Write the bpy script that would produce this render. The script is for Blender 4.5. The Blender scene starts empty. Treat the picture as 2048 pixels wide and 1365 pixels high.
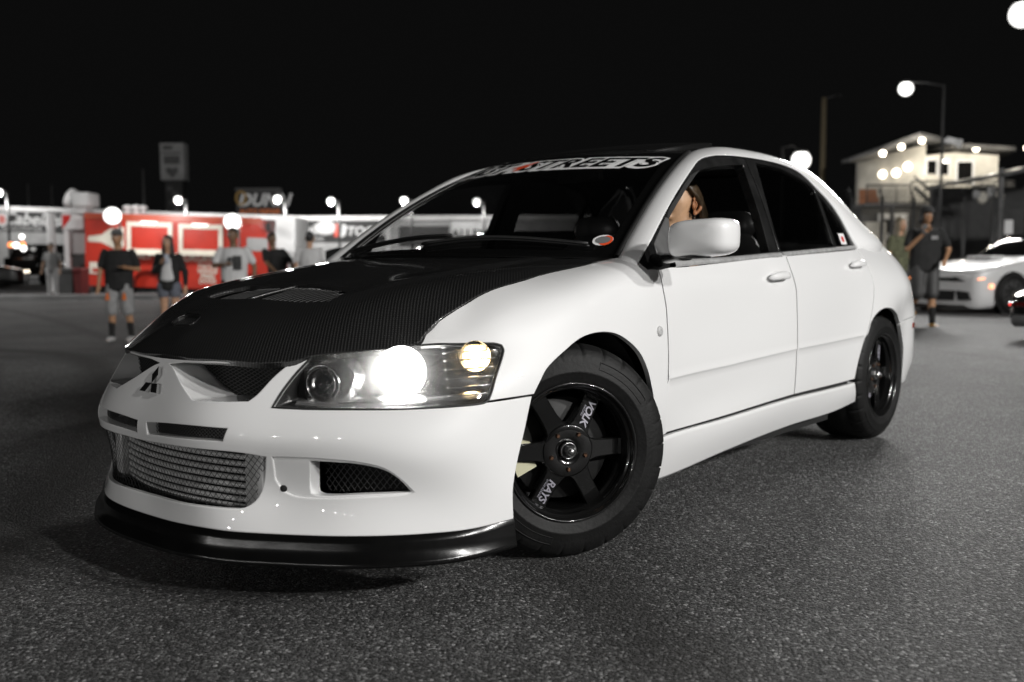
import bpy, bmesh, math, random
import numpy as np
from mathutils import Vector, Matrix
from mathutils.geometry import delaunay_2d_cdt

# ------------------------------------------------------------------ camera, world, lights
scene = bpy.context.scene
COL = scene.collection
random.seed(4)
CAM_P = (2.3283, 2.5370, 0.9093)
CAM_YAW, CAM_PITCH, CAM_ROLL = math.radians(220.1153), math.radians(-4.7171), math.radians(-0.2269)
cam_data = bpy.data.cameras.new('camera')
cam_data.sensor_width = 36.0
cam_data.lens = 34.406
cam_data.clip_start, cam_data.clip_end = 0.05, 2000
cam_data.dof.use_dof = True
cam_data.dof.focus_distance = 2.95
cam_data.dof.aperture_fstop = 2.3
cam = bpy.data.objects.new('camera', cam_data)
COL.objects.link(cam)
_f = Vector((math.cos(CAM_YAW)*math.cos(CAM_PITCH), math.sin(CAM_YAW)*math.cos(CAM_PITCH), math.sin(CAM_PITCH)))
_r = Vector((math.sin(CAM_YAW), -math.cos(CAM_YAW), 0)); _u = _r.cross(_f)
_r2 = _r*math.cos(CAM_ROLL)+_u*math.sin(CAM_ROLL); _u2 = _u*math.cos(CAM_ROLL)-_r*math.sin(CAM_ROLL)
cam.matrix_world = Matrix(((_r2.x, _u2.x, -_f.x, CAM_P[0]), (_r2.y, _u2.y, -_f.y, CAM_P[1]), (_r2.z, _u2.z, -_f.z, CAM_P[2]), (0, 0, 0, 1)))
scene.camera = cam

world = bpy.data.worlds.new('World'); scene.world = world; world.use_nodes = True
world.node_tree.nodes['Background'].inputs[0].default_value = (1.0, 1.0, 1.0, 1)
world.node_tree.nodes['Background'].inputs[1].default_value = 0.0035
scene.view_settings.view_transform = 'Standard'
scene.view_settings.look = 'None'
scene.view_settings.exposure = 0.0
scene.view_settings.gamma = 1.0
scene.view_settings.use_curve_mapping = False
scene.render.engine = 'CYCLES'
cy = scene.cycles
cy.use_denoising = True
cy.max_bounces = 8; cy.transparent_max_bounces = 16
cy.sample_clamp_indirect = 4.0; cy.sample_clamp_direct = 0.0
cy.caustics_reflective = False; cy.caustics_refractive = False
cy.blur_glossy = 0.3

# the lot's floodlights, each at its lamp head: (x, y, z), watts, lamp radius
def flood(name, loc, watts, radius, target, spot=None, col=(1, .985, .96)):
    d = bpy.data.lights.new(name, 'SPOT' if spot else 'POINT')
    d.energy = watts; d.shadow_soft_size = radius; d.color = col
    if spot: d.spot_size = math.radians(spot); d.spot_blend = .85
    o = bpy.data.objects.new(name, d); COL.objects.link(o); o.location = loc
    o.rotation_euler = (Vector(target)-Vector(loc)).to_track_quat('-Z', 'Y').to_euler()
    return o
# lamp heads on the masts behind the photographer and on the mast seen at the top right
FLOODS = [((-6.8, 18.7, 8.8), 6300, .30), ((-2.8, 19.5, 8.4), 7600, .30), ((1.6, 19.0, 8.9), 5900, .30), ((-26.0, -4.0, 7.1), 6600, 1.2), ((-27.5, -7.3, 8.0), 5400, 1.0), ((-13.4, -25.6, 2.6), 200, .20), ((-16.9, -21.5, 2.4), 200, .20)]
FLOODS += [((25.0, -9.0+3.2*i, 3.6), 600, .13) for i in range(8)]
for i, (loc, w, r) in enumerate(FLOODS): flood('floodlight', loc, w, r, (-.8, 0, .4), 46 if 3 <= i <= 4 else None)
# added off-frame spot lifting the dark left ground, no known lamp; also the lamps along the far wall and under the eaves
flood('floodlight', (-1.3, -32.0, 9.0), 8000, .30, (-15.0, -17.5, 0), 88)
DRV = (-1.335, .375, 1.140)


# ------------------------------------------------------------------ surfaces of the car body (metres, car frame)
# ---------- cubic helpers
def nspl(x,y):
    """natural cubic spline through x,y (y may be 2D); returns evaluator"""
    x=np.asarray(x,float); y=np.asarray(y,float); n=len(x)
    h=np.diff(x); A=np.zeros((n,n)); b=np.zeros((n,)+y.shape[1:])
    A[0,0]=A[-1,-1]=1
    for i in range(1,n-1):
        A[i,i-1]=h[i-1];A[i,i]=2*(h[i-1]+h[i]);A[i,i+1]=h[i]
        b[i]=6*((y[i+1]-y[i])/h[i]-(y[i]-y[i-1])/h[i-1])
    M=np.linalg.solve(A,b)
    def ev(q):
        q=np.asarray(q,float); sh=q.shape; q=q.ravel()
        i=np.clip(np.searchsorted(x,q)-1,0,n-2); H=h[i]; a=(x[i+1]-q)/H; c=(q-x[i])/H
        if y.ndim>1: a=a[:,None];c=c[:,None];H=H[:,None]
        r=a*y[i]+c*y[i+1]+((a**3-a)*M[i]+(c**3-c)*M[i+1])*H*H/6
        return r.reshape(sh+y.shape[1:])
    return ev
K=0.9; S90=K*math.pi/2; XR=2.75; S180=S90+XR
def to_s(x,y):
    if x>=0: return K*math.atan2(y,x), math.hypot(x,y)
    if x>=-XR: return S90-x, y
    a=math.atan2(-(x+XR),y); return S180+K*a, math.hypot(x+XR,y)
ROWS=[
[(.915,0,.19),(.90,.25,.19),(.822,.44,.187),(.715,.612,.182),(.55,.755,.182),(.36,.843,.198),(.2,.86,.2),(0,.86,.19),(-.5,.80,.165),(-1.5,.80,.212),(-2.2,.815,.235),(-2.7,.82,.25),(-3.05,.78,.255),(-3.28,.66,.255),(-3.42,.45,.25),(-3.48,0,.25)],
[(.905,0,.31),(.895,.25,.31),(.79,.425,.305),(.70,.59,.30),(.56,.735,.295),(.37,.845,.29),(.2,.87,.29),(0,.875,.285),(-.5,.835,.28),(-1.5,.838,.31),(-2.2,.848,.315),(-2.55,.86,.335),(-2.83,.825,.345),(-3.07,.80,.36),(-3.3,.71,.36),(-3.45,.5,.36),(-3.52,0,.36)],
[(.925,0,.425),(.91,.25,.425),(.82,.44,.42),(.715,.605,.41),(.58,.755,.40),(.38,.843,.40),(.2,.875,.40),(0,.885,.395),(-.3,.873,.39),(-.5,.848,.39),(-1.5,.852,.42),(-2.2,.862,.43),(-2.55,.878,.45),(-2.83,.832,.455),(-3.07,.81,.46),(-3.25,.725,.46),(-3.45,.52,.46),(-3.53,0,.46)],
[(.915,0,.495),(.90,.25,.495),(.81,.44,.49),(.705,.607,.485),(.565,.745,.49),(.38,.838,.495),(.2,.872,.50),(0,.887,.50),(-.3,.87,.50),(-.5,.852,.505),(-1.5,.857,.53),(-2.2,.866,.54),(-2.55,.88,.55),(-2.83,.836,.55),(-3.07,.812,.55),(-3.25,.725,.55),(-3.45,.52,.55),(-3.53,0,.55)],
[(.875,0,.575),(.855,.25,.575),(.757,.44,.57),(.65,.587,.57),(.525,.72,.575),(.36,.825,.585),(.2,.866,.59),(0,.884,.595),(-.3,.868,.605),(-.5,.852,.61),(-1.5,.855,.64),(-2.2,.862,.64),(-2.55,.876,.645),(-2.83,.84,.645),(-3.07,.81,.645),(-3.25,.72,.64),(-3.45,.51,.64),(-3.53,0,.64)],
[(.842,0,.638),(.81,.25,.645),(.715,.425,.652),(.608,.56,.658),(.48,.685,.667),(.33,.79,.68),(.2,.835,.69),(0,.865,.70),(-.3,.858,.71),(-.5,.846,.72),(-1.5,.846,.745),(-2.2,.852,.745),(-2.6,.866,.75),(-3.0,.815,.75),(-3.23,.70,.74),(-3.43,.49,.74),(-3.51,0,.74)],
[(.833,0,.653),(.80,.25,.66),(.705,.42,.668),(.595,.55,.676),(.47,.67,.69),(.38,.715,.72),(.31,.755,.745),(.2,.785,.775),(0,.82,.81),(-.2,.816,.842),(-.3,.815,.857),(-.4,.818,.872),(-.5,.827,.853),(-.7,.830,.835),(-1.5,.83,.85),(-2.2,.827,.86),(-2.6,.82,.87),(-3.0,.76,.87),(-3.22,.65,.85),(-3.40,.46,.84),(-3.48,0,.84)],
[(.82,0,.665),(.785,.25,.672),(.688,.415,.68),(.58,.54,.69),(.45,.65,.712),(.38,.66,.757),(.30,.668,.79),(.2,.673,.824),(0,.68,.862),(-.2,.687,.89),(-.36,.698,.912),(-.43,.74,.921),(-.5,.785,.916),(-.6,.797,.909),(-1.0,.80,.92),(-1.44,.797,.937),(-2.0,.785,.957),(-2.32,.77,.968),(-2.6,.74,.985),(-2.9,.675,.997),(-3.12,.585,.965),(-3.33,.42,.945),(-3.42,0,.94)],
]
_R=[]
for r in ROWS:
    a=[to_s(x,y)+(z,) for x,y,z in r]
    m=[(-s,p,z) for s,p,z in a[1:]][::-1]
    a=np.array(m+a); _R.append(nspl(a[:,0],a[:,1:]))
NT=len(ROWS)
_T=np.arange(NT,dtype=float)
# tension matrix for natural spline across rows
def _minv():
    A=np.zeros((NT,NT));D=np.zeros((NT,NT));A[0,0]=A[-1,-1]=1
    for i in range(1,NT-1):
        A[i,i-1]=1;A[i,i]=4;A[i,i+1]=1;D[i,i-1]=6;D[i,i]=-12;D[i,i+1]=6
    return np.linalg.solve(A,D)
_MI=_minv()
def Bpz(s,t):
    s=np.asarray(s,float);t=np.asarray(t,float)
    G=np.stack([e(s) for e in _R],0)          # NT,n,2
    M=np.tensordot(_MI,G,1)
    i=np.clip(t.astype(int),0,NT-2); n=np.arange(len(s)); c=(t-i)[:,None];a=1-c
    g0,g1,m0,m1=G[i,n],G[i+1,n],M[i,n],M[i+1,n]
    q=a*g0+c*g1+((a**3-a)*m0+(c**3-c)*m1)/6
    # linear extension outside the rows
    return q
def sz_to_xyz(s,p,z):
    sg=np.where(s<0,-1.,1.); s=np.abs(s)
    th=np.clip(s,0,S90)/K; x=p*np.cos(th); y=p*np.sin(th)
    mid=(s>S90)&(s<=S180); x=np.where(mid,S90-s,x); y=np.where(mid,p,y)
    a=(s-S180)/K; rr=s>S180
    x=np.where(rr,-XR-p*np.sin(a),x); y=np.where(rr,p*np.cos(a),y)
    return np.stack([x,sg*y,z],-1)
def B(st):
    st=np.atleast_2d(np.asarray(st,float)); s,t=st[:,0],st[:,1]
    q=Bpz(s,t); return sz_to_xyz(s,q[:,0],q[:,1])
def normal(fn,st,e=1e-3):
    st=np.atleast_2d(np.asarray(st,float))
    a=fn(st+[e,0])-fn(st-[e,0]); b=fn(st+[0,e*5])-fn(st-[0,e*5])
    n=np.cross(a,b); return n/(np.linalg.norm(n,axis=1,keepdims=True)+1e-12)

def tps(pts):
    """smooth height field through (x,y,z) points: thin-plate spline"""
    pts=np.asarray(pts,float); X=pts[:,:2]; n=len(X)
    d=((X[:,None]-X[None])**2).sum(-1); Kk=d*np.log(d+1e-12)/2+np.eye(n)*1e-5
    Pm=np.c_[np.ones(n),X]; A=np.block([[Kk,Pm],[Pm.T,np.zeros((3,3))]])
    w=np.linalg.solve(A,np.r_[pts[:,2],0,0,0])
    def ev(q):
        q=np.atleast_2d(np.asarray(q,float)); d=((q[:,None]-X[None])**2).sum(-1)
        return (d*np.log(d+1e-12)/2)@w[:n]+w[n]+q@w[n+1:]
    return ev
def sym(pts): return [p for p in pts]+[(x,-y,z) for x,y,z in pts if y>0]
HOODP=sym([(.842,0,.645),(.81,.25,.650),(.715,.425,.658),(.608,.56,.664),(.485,.657,.686),(.43,.66,.735),(.364,.662,.763),(.25,.668,.81),(.1,.675,.842),(-.07,.682,.872),(-.25,.69,.898),(-.39,.699,.915),
 (.66,.38,.712),(.56,.48,.745),(.45,.55,.782),(.27,.58,.828),(.1,.6,.858),(-.1,.6,.888),(-.3,.6,.909),
 (.80,0,.688),(.70,0,.738),(.55,0,.787),(.35,0,.832),(.1,0,.867),(-.12,0,.898),(-.32,0,.921),
 (.74,.22,.702),(.6,.25,.760),(.4,.3,.815),(.1,.3,.864),(-.12,.3,.896),(-.34,.3,.919)])
_h=tps(HOODP)
def HOOD(q):
    q=np.atleast_2d(np.asarray(q,float)); return np.c_[q,_h(q)]
ROOFP=sym([(-1.03,0,1.352),(-1.06,.3,1.347),(-1.17,.52,1.338),(-1.364,.535,1.372),(-1.55,.54,1.380),(-1.77,.54,1.378),(-2.0,.535,1.366),(-2.2,.53,1.342),(-2.3,.53,1.325),
 (-1.25,0,1.388),(-1.5,0,1.408),(-1.75,0,1.412),(-2.0,0,1.400),(-2.2,0,1.378),(-2.33,0,1.355),
 (-1.3,.3,1.384),(-1.6,.3,1.402),(-1.9,.3,1.398),(-2.2,.3,1.37)])
_r=tps(ROOFP)
def ROOF(q):
    q=np.atleast_2d(np.asarray(q,float)); return np.c_[q,_r(q)]
_belt=nspl([-2.6,-2.32,-2.0,-1.44,-1.0,-.6,-.3],[.735,.770,.785,.797,.80,.797,.79])
def SIDE(q):
    """greenhouse side: param (x,z)"""
    q=np.atleast_2d(np.asarray(q,float)); x,z=q[:,0],q[:,1]
    y=_belt(x)-.36*(z-.93)-.16*(z-.93)**2
    return np.c_[x,y,z]
def WS(q):
    """windscreen: param (v lateral -1..1, w 0 bottom..1 top)"""
    q=np.atleast_2d(np.asarray(q,float)); v,w=q[:,0],q[:,1]
    xb=-.20-.195*v**2; zb=.930-.012*v**2; yb=.705*v
    xt=-1.03-.14*np.abs(v)**2.2; zt=1.352-.012*v**2; yt=.525*v
    b=w*(1-w)
    return np.c_[xb+(xt-xb)*w+.03*b, yb+(yt-yb)*w+.03*v*b, zb+(zt-zb)*w+.16*b]

# outlines of the panels on those surfaces
BK={
'hl':[[0.4452,3.5379],[0.4616,3.9541],[0.4883,4.3964],[0.5185,4.8059],[0.5364,5.0956],[0.683,5.3237],[0.833,5.5315],[0.9515,5.1988],[1.0575,5.0277],[1.0777,4.946],[1.0806,4.7945],[1.04,4.1185],[1.0128,3.563],[0.9988,3.4616],[0.9323,3.4487],[0.8156,3.4836],[0.6498,3.5447],[0.5173,3.5375]],
'bump_side':[[1.0089,3.4566],[1.1569,3.4527],[1.1249,2.3823],[1.099,1.6319],[1.0853,0.9866],[1.0902,0.0589]],
'bump_low':[[1.0902,0.0589],[0.9664,0.0557],[0.8353,0.1201],[0.671,0.1364],[0.4126,0.0764],[0.3241,0.0578],[0.2251,0.062],[0.0959,0.0392]],
'grille':[[0.1648,4.7983],[0.3165,4.8007],[0.4633,4.7829],[0.4253,4.3349],[0.3882,3.8673],[0.376,3.7319],[0.3052,3.6693],[0.2328,3.6113],[0.2192,3.6748]],
'grilleR':[[-0.1248,4.7975],[0.0071,4.6636],[-0.0024,3.9363],[-0.0581,3.7707],[-0.0885,3.9082],[-0.1144,4.1768],[-0.1321,4.6123]],
'pyr':[[0.0267,4.6585],[0.0523,4.5252],[0.0834,4.2983],[0.1264,3.9957],[0.1677,3.7513],[0.202,3.5539]],
'slot':[[0.0228,2.5303],[0.1992,2.7001],[0.3289,2.7094],[0.3237,2.446],[0.3136,2.1967],[0.1924,2.2003],[0.0282,2.1264]],
'slotR':[[-0.1903,2.728],[-0.1006,2.6564],[-0.0246,2.5609],[-0.0302,2.0621],[-0.1006,2.1027],[-0.1753,2.1922]],
'ic':[[0.4315,1.8027],[0.4173,1.2803],[0.4039,0.962],[0.388,0.7595],[0.3597,0.6073],[0.3096,0.5713],[0.2491,0.5723],[0.1657,0.5607],[0.0577,0.5212],[-0.0291,0.5744],[0.0086,1.8199],[0.1135,1.8781],[0.2506,1.9046],[0.3515,1.873]],
'fog':[[0.5492,1.7974],[0.6138,1.8106],[0.6741,1.8047],[0.7339,1.6931],[0.7742,1.4383],[0.8031,1.1275],[0.7779,1.105],[0.6735,1.0613],[0.5613,0.9865],[0.5435,1.0299],[0.5415,1.1508]],
'tow':[[0.4728,1.1509],[0.4621,1.0665],[0.4532,1.1396],[0.4641,1.2248]],
'emblem_c':[[0.0024,3.7934]],
'hoodedge':[[0.8406,5.7146],[0.8638,6.9086],[0.8969,7.1245],[0.9567,7.0006],[1.0207,7.0317],[1.094,7.0675],[1.272,6.9816],[1.4773,7.0435],[1.646,6.9865],[1.7957,7.0432]],
'fend_top':[[1.7957,7.0432],[1.8792,7.1831]],
'fend_mir':[[1.8566,6.7541],[1.8097,6.2061],[1.819,6.0764],[1.8795,6.1795]],
'cutF':[[1.8795,6.1795],[1.8801,5.612],[1.8878,5.2343],[1.888,4.892],[1.888,4.1933],[1.889,3.5641],[1.8862,2.7731],[1.8875,2.1436],[1.8984,1.4386]],
'archF':[[1.8017,1.3338],[1.7987,1.9113],[1.7877,2.3624],[1.7707,2.9038],[1.7427,3.4812],[1.6777,4.2211],[1.5887,4.7263],[1.4967,4.9068],[1.3841,4.8549],[1.2936,4.5463],[1.2191,4.1629],[1.185,3.7776],[1.1625,3.4683]],
'fend_low':[[1.0697,3.4743],[1.0133,3.466]],
'beltlow':[[1.9824,6.5754],[2.3612,6.8121],[2.8411,6.8412],[3.25,6.8628],[3.7187,6.9131]],
'cutM':[[2.889,6.8343],[2.8883,6.3077],[2.8993,5.7953],[2.9092,5.3459],[2.901,4.4004],[2.8968,3.5266],[2.9023,2.3236],[2.9073,1.3589]],
'doorbotF':[[1.8984,1.4386],[2.3672,1.3417],[2.9073,1.3589]],
'doorbotR':[[2.9073,1.3589],[3.2201,1.3578],[3.5562,1.3568]],
'cutR':[[3.7187,6.9131],[3.7446,6.3855],[3.7638,5.804],[3.7639,5.2421],[3.7228,4.5085],[3.6782,3.7117],[3.6405,3.1246]],
'archR':[[3.5562,1.3568],[3.574,1.9889],[3.604,2.5765],[3.6405,3.1246],[3.6826,3.6128],[3.7278,3.9436],[3.7806,4.1523],[3.8419,4.2624],[3.9071,4.2519],[3.9778,4.1169],[4.0814,3.7843],[4.1614,3.3137],[4.2121,2.6977],[4.2773,1.9296],[4.3137,1.2977],[4.3237,0.5038]],
'silltop':[[1.8057,1.2256],[1.9038,1.3831],[2.368,1.2878],[2.8636,1.2726],[3.2247,1.2525],[3.5608,1.2464]],
'sillbot':[[1.8057,-0.0195],[1.9805,-0.0838],[2.4286,-0.0468],[2.971,-0.1029],[3.4031,-0.2569],[3.6639,-0.0567]],
'mould':[[1.8137,3.0301],[1.896,3.0736],[2.3399,3.032],[2.8866,3.1079],[3.2371,3.1043],[3.6199,3.1417]],
'marker':[[1.829,4.697]],
'handF':[[2.7417,5.8999]],
'handR':[[3.5995,6.1417]],
'rmark':[[4.4606,3.061]],
'E0':[[-0.4023,0.9222],[-0.4524,0.9553],[-0.5045,0.9893],[-0.6627,1.0935],[-0.8216,1.1859],[-0.9551,1.2565],[-1.0151,1.2841],[-1.0812,1.303],[-1.2014,1.3207],[-1.3329,1.3293],[-1.4687,1.334],[-1.6443,1.335],[-1.8203,1.3283],[-1.9896,1.3036],[-2.1035,1.245],[-2.2097,1.1791],[-2.2861,1.0983],[-2.3373,1.0033],[-2.3612,0.9603]],
'frontwin':[[-0.6453,1.0613],[-0.7874,1.1529],[-0.8593,1.1937],[-0.933,1.2283],[-0.9972,1.248],[-1.0529,1.2596],[-1.2142,1.2832],[-1.4103,1.3019],[-1.3988,1.255],[-1.3771,1.0992],[-1.3491,0.9411],[-0.9491,0.9172],[-0.5823,0.9071]],
'sail':[[-0.3981,0.9141],[-0.3892,0.8914],[-0.4094,0.8798],[-0.4713,0.8793],[-0.5711,0.8868]],
'bpil':[[-1.5177,1.3358],[-1.4719,1.1547],[-1.4458,0.9374]],
'rearwin':[[-1.5438,1.3184],[-1.802,1.3111],[-2.0145,1.2679],[-2.0895,1.2324],[-2.0792,1.1663],[-2.0686,1.0661],[-2.0626,0.9695],[-1.762,0.956],[-1.4603,0.9436],[-1.4836,1.1134]],
'qwin':[[-2.1133,1.2148],[-2.1865,1.1591],[-2.2528,1.0829],[-2.304,1.0028],[-2.3162,0.9791],[-2.1074,0.9699],[-2.1057,1.0903]],
'belttop':[[-0.5728,0.9071],[-0.9491,0.9172],[-1.4458,0.9374],[-1.8745,0.9545],[-2.3798,0.975]],
'flag':[[-2.242,1.0019]],
'naca':[[0.6275,-0.299],[0.6686,-0.078],[0.7164,-0.038],[0.7383,-0.0273],[0.7221,-0.1321]],
'vent':[[0.5107,-0.2888],[0.4576,-0.2685],[0.3762,-0.2276],[0.38,0.0151],[0.3389,0.2616],[0.4146,0.2738],[0.4494,0.2444],[0.4906,0.181],[0.531,-0.07]],
'noz':[[-0.1473,0.1535],[-0.0754,-0.4013]],
'hoodedgeH':[[0.4864,0.6584],[0.4619,0.6569],[0.431,0.6609],[0.3661,0.6594],[0.3082,0.6627],[0.2482,0.6656],[0.0963,0.669],[-0.0636,0.6762],[-0.2227,0.6941],[-0.396,0.6938]],
'hoodfrontH':[[0.4864,0.6584],[0.595,0.5643],[0.6923,0.4618],[0.7386,0.4237],[0.7925,0.3289],[0.8433,0.1517],[0.8443,0.0058],[0.8405,-0.0922],[0.8283,-0.184]],
'ws_sticker':[[0.8981,0.0949]],
'bannertop':[[-0.662,0.7914],[-0.199,0.8847],[0.2307,0.8975],[0.5393,0.8958],[0.8498,0.8624]],
'bannerbot':[[-0.6491,0.606],[-0.1976,0.6636],[0.1858,0.7182],[0.5444,0.7338],[0.8131,0.742]],
'wsclear':[[0.8488,0.7631],[0.923,0.1535],[0.3762,0.4409]]}

# ------------------------------------------------------------------ helpers
def link(o, parent=None):
    COL.objects.link(o)
    if parent is not None: o.parent = parent
    return o
def empty(name, loc=(0, 0, 0), rz=0, **kw):
    o = bpy.data.objects.new(name, None); o.empty_display_size = .1
    o.location = loc; o.rotation_euler = (0, 0, rz); COL.objects.link(o)
    return tag(o, **kw)
def tag(o, label=None, cat=None, group=None, kind=None):
    if label: o['label'] = label
    if cat: o['category'] = cat
    if group: o['group'] = group
    if kind: o['kind'] = kind
    return o
def mesh_obj(name, verts, faces, mat, parent=None, smooth=True, normals=None, mi=None):
    me = bpy.data.meshes.new(name)
    me.from_pydata([tuple(map(float, v)) for v in verts], [], [tuple(int(i) for i in f) for f in faces])
    for m in (mat if isinstance(mat, (list, tuple)) else [mat]): me.materials.append(m)
    me.polygons.foreach_set('use_smooth', [smooth]*len(me.polygons))
    if mi is not None: me.polygons.foreach_set('material_index', mi)
    me.update()
    if normals is not None: me.normals_split_custom_set_from_vertices([tuple(map(float, n)) for n in normals])
    return link(bpy.data.objects.new(name, me), parent)
def copy_tree(o, parent=None):
    c = o.copy(); COL.objects.link(c)
    if parent is not None: c.parent = parent
    for ch in list(o.children): copy_tree(ch, c)
    return c

class MB:
    """collects primitives, builds one mesh"""
    def __init__(s): s.v, s.f, s.m, s.sm = [], [], [], []
    def add(s, v, f, mi=0, smooth=False):
        b = len(s.v); s.v += [tuple(map(float, p)) for p in v]
        s.f += [tuple(int(i)+b for i in q) for q in f]; s.m += [mi]*len(f); s.sm += [smooth]*len(f); return s
    def box(s, lo, hi, mi=0, bev=0.0):
        x0, y0, z0 = lo; x1, y1, z1 = hi
        if bev <= 0:
            v = [(x, y, z) for x in (x0, x1) for y in (y0, y1) for z in (z0, z1)]
            return s.add(v, [(0, 1, 3, 2), (4, 6, 7, 5), (0, 4, 5, 1), (2, 3, 7, 6), (0, 2, 6, 4), (1, 5, 7, 3)], mi)
        bm = bmesh.new(); bmesh.ops.create_cube(bm, size=1)
        for w in bm.verts: w.co = Vector(((x0+x1)/2+w.co.x*(x1-x0), (y0+y1)/2+w.co.y*(y1-y0), (z0+z1)/2+w.co.z*(z1-z0)))
        bmesh.ops.bevel(bm, geom=bm.edges[:], offset=bev, segments=2, affect='EDGES', profile=.5)
        return s.bm(bm, mi, True)
    def bm(s, bm, mi=0, smooth=False, mat=None):
        bm.verts.ensure_lookup_table(); bm.verts.index_update()
        v = [(mat @ w.co) if mat else w.co.copy() for w in bm.verts]
        s.add(v, [[w.index for w in f.verts] for f in bm.faces], mi, smooth); bm.free(); return s
    def tube(s, pts, r, n=8, mi=0, cap=True, closed=False):
        P = [Vector(p) for p in pts]; m = len(P); rr = r if hasattr(r, '__len__') else [r]*m
        v = []; ref = None
        for i in range(m):
            if closed: t = P[(i+1) % m]-P[i-1]
            else: t = P[min(i+1, m-1)]-P[max(i-1, 0)]
            t.normalize()
            if ref is None: ref = Vector((0, 0, 1)) if abs(t.z) < .9 else Vector((1, 0, 0))
            a = (ref-t*ref.dot(t)).normalized(); b = t.cross(a); ref = a
            for k in range(n):
                th = 2*math.pi*k/n; v.append(P[i]+a*math.cos(th)*rr[i]+b*math.sin(th)*rr[i])
        f = []
        for i in range(m if closed else m-1):
            j = (i+1) % m
            for k in range(n): f.append((i*n+k, i*n+(k+1) % n, j*n+(k+1) % n, j*n+k))
        if cap and not closed: f += [tuple(range(n))[::-1], tuple((m-1)*n+k for k in range(n))]
        return s.add(v, f, mi, True)
    def lathe(s, prof, n=48, M=None, mi=0, closed=False, smooth=True):
        """profile of (radius, height) turned about local Z"""
        v = []; m = len(prof)
        for r, h in prof:
            for k in range(n):
                th = 2*math.pi*k/n; p = Vector((r*math.cos(th), r*math.sin(th), h)); v.append(M @ p if M else p)
        f = []
        for i in range(m if closed else m-1):
            j = (i+1) % m
            for k in range(n): f.append((i*n+k, i*n+(k+1) % n, j*n+(k+1) % n, j*n+k))
        return s.add(v, f, mi, smooth)
    def prism(s, poly, z0, z1, M=None, mi=0, smooth=False):
        n = len(poly); v = [Vector((x, y, z0)) for x, y in poly]+[Vector((x, y, z1)) for x, y in poly]
        if M: v = [M @ p for p in v]
        f = [tuple(range(n))[::-1], tuple(range(n, 2*n))]+[(i, (i+1) % n, n+(i+1) % n, n+i) for i in range(n)]
        return s.add(v, f, mi, smooth)
    def ball(s, c, r, mi=0, n=12):
        rx, ry, rz = r if hasattr(r, '__len__') else (r, r, r)
        prof = [(math.sin(math.pi*i/n), -math.cos(math.pi*i/n)) for i in range(n+1)]
        prof[0] = (1e-4, -1); prof[-1] = (1e-4, 1)
        M = Matrix.Translation(c) @ Matrix.Diagonal((rx, ry, rz, 1))
        return s.lathe(prof, 2*n, M, mi)
    def build(s, name, mat, parent=None, fix=True):
        me = bpy.data.meshes.new(name); me.from_pydata(s.v, [], s.f)
        for m in (mat if isinstance(mat, (list, tuple)) else [mat]): me.materials.append(m)
        me.polygons.foreach_set('material_index', s.m); me.polygons.foreach_set('use_smooth', s.sm)
        me.update()
        if fix:
            bm = bmesh.new(); bm.from_mesh(me); bmesh.ops.recalc_face_normals(bm, faces=bm.faces[:]); bm.to_mesh(me); bm.free()
        return link(bpy.data.objects.new(name, me), parent)

# ---- outlines
def smooth_loop(pts, res, ang=38, closed=True, sc=(1, 1)):
    P = np.array(pts, float)*sc; n = len(P); out = []
    def corner(i):
        if not closed and i in (0, n-1): return True
        a = P[i]-P[i-1]; b = P[(i+1) % n]-P[i]
        c = abs((a[0]*b[1]-a[1]*b[0])); d = a@b
        return math.degrees(math.atan2(c, d)) > ang
    C = [corner(i) for i in range(n)]
    for i in range(n if closed else n-1):
        j = (i+1) % n; p1, p2 = P[i], P[j]
        m1 = (p2-p1) if C[i] else (p2-P[i-1])*np.linalg.norm(p2-p1)/(np.linalg.norm(p1-P[i-1])+np.linalg.norm(p2-p1)+1e-9)
        k = (j+1) % n
        m2 = (p2-p1) if C[j] else (P[k]-p1)*np.linalg.norm(p2-p1)/(np.linalg.norm(p2-P[k])+np.linalg.norm(p2-p1)+1e-9)
        q = max(1, int(math.ceil(np.linalg.norm(p2-p1)/res)))
        for t in np.arange(q)/q:
            h = (2*t**3-3*t*t+1)*p1+(t**3-2*t*t+t)*m1+(-2*t**3+3*t*t)*p2+(t**3-t*t)*m2
            out.append(h)
    if not closed: out.append(P[-1])
    return np.array(out)
def area(L): x, y = L[:, 0], L[:, 1]; return .5*float(np.sum(x*np.roll(y, -1)-y*np.roll(x, -1)))
def inset(L, d):
    """move a closed loop by d to its left (inwards when CCW)"""
    a = L-np.roll(L, 1, 0); b = np.roll(L, -1, 0)-L
    na = np.c_[-a[:, 1], a[:, 0]]; nb = np.c_[-b[:, 1], b[:, 0]]
    na /= np.linalg.norm(na, axis=1, keepdims=True)+1e-12; nb /= np.linalg.norm(nb, axis=1, keepdims=True)+1e-12
    m = na+nb; l2 = (m*m).sum(1, keepdims=True); m = m*2/np.maximum(l2, .9)/1.0
    return L+m*.5*d*2/2 if False else L+(na+nb)/np.maximum(1+(na*nb).sum(1, keepdims=True), .45)*d
def inside(Q, L):
    x, y = Q[:, 0][:, None], Q[:, 1][:, None]; x0, y0 = L[:, 0][None], L[:, 1][None]
    x1, y1 = np.roll(L[:, 0], -1)[None], np.roll(L[:, 1], -1)[None]
    c = ((y0 > y) != (y1 > y)) & (x < (x1-x0)*(y-y0)/(y1-y0+1e-15)+x0)
    return c.sum(1) % 2 == 1
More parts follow.
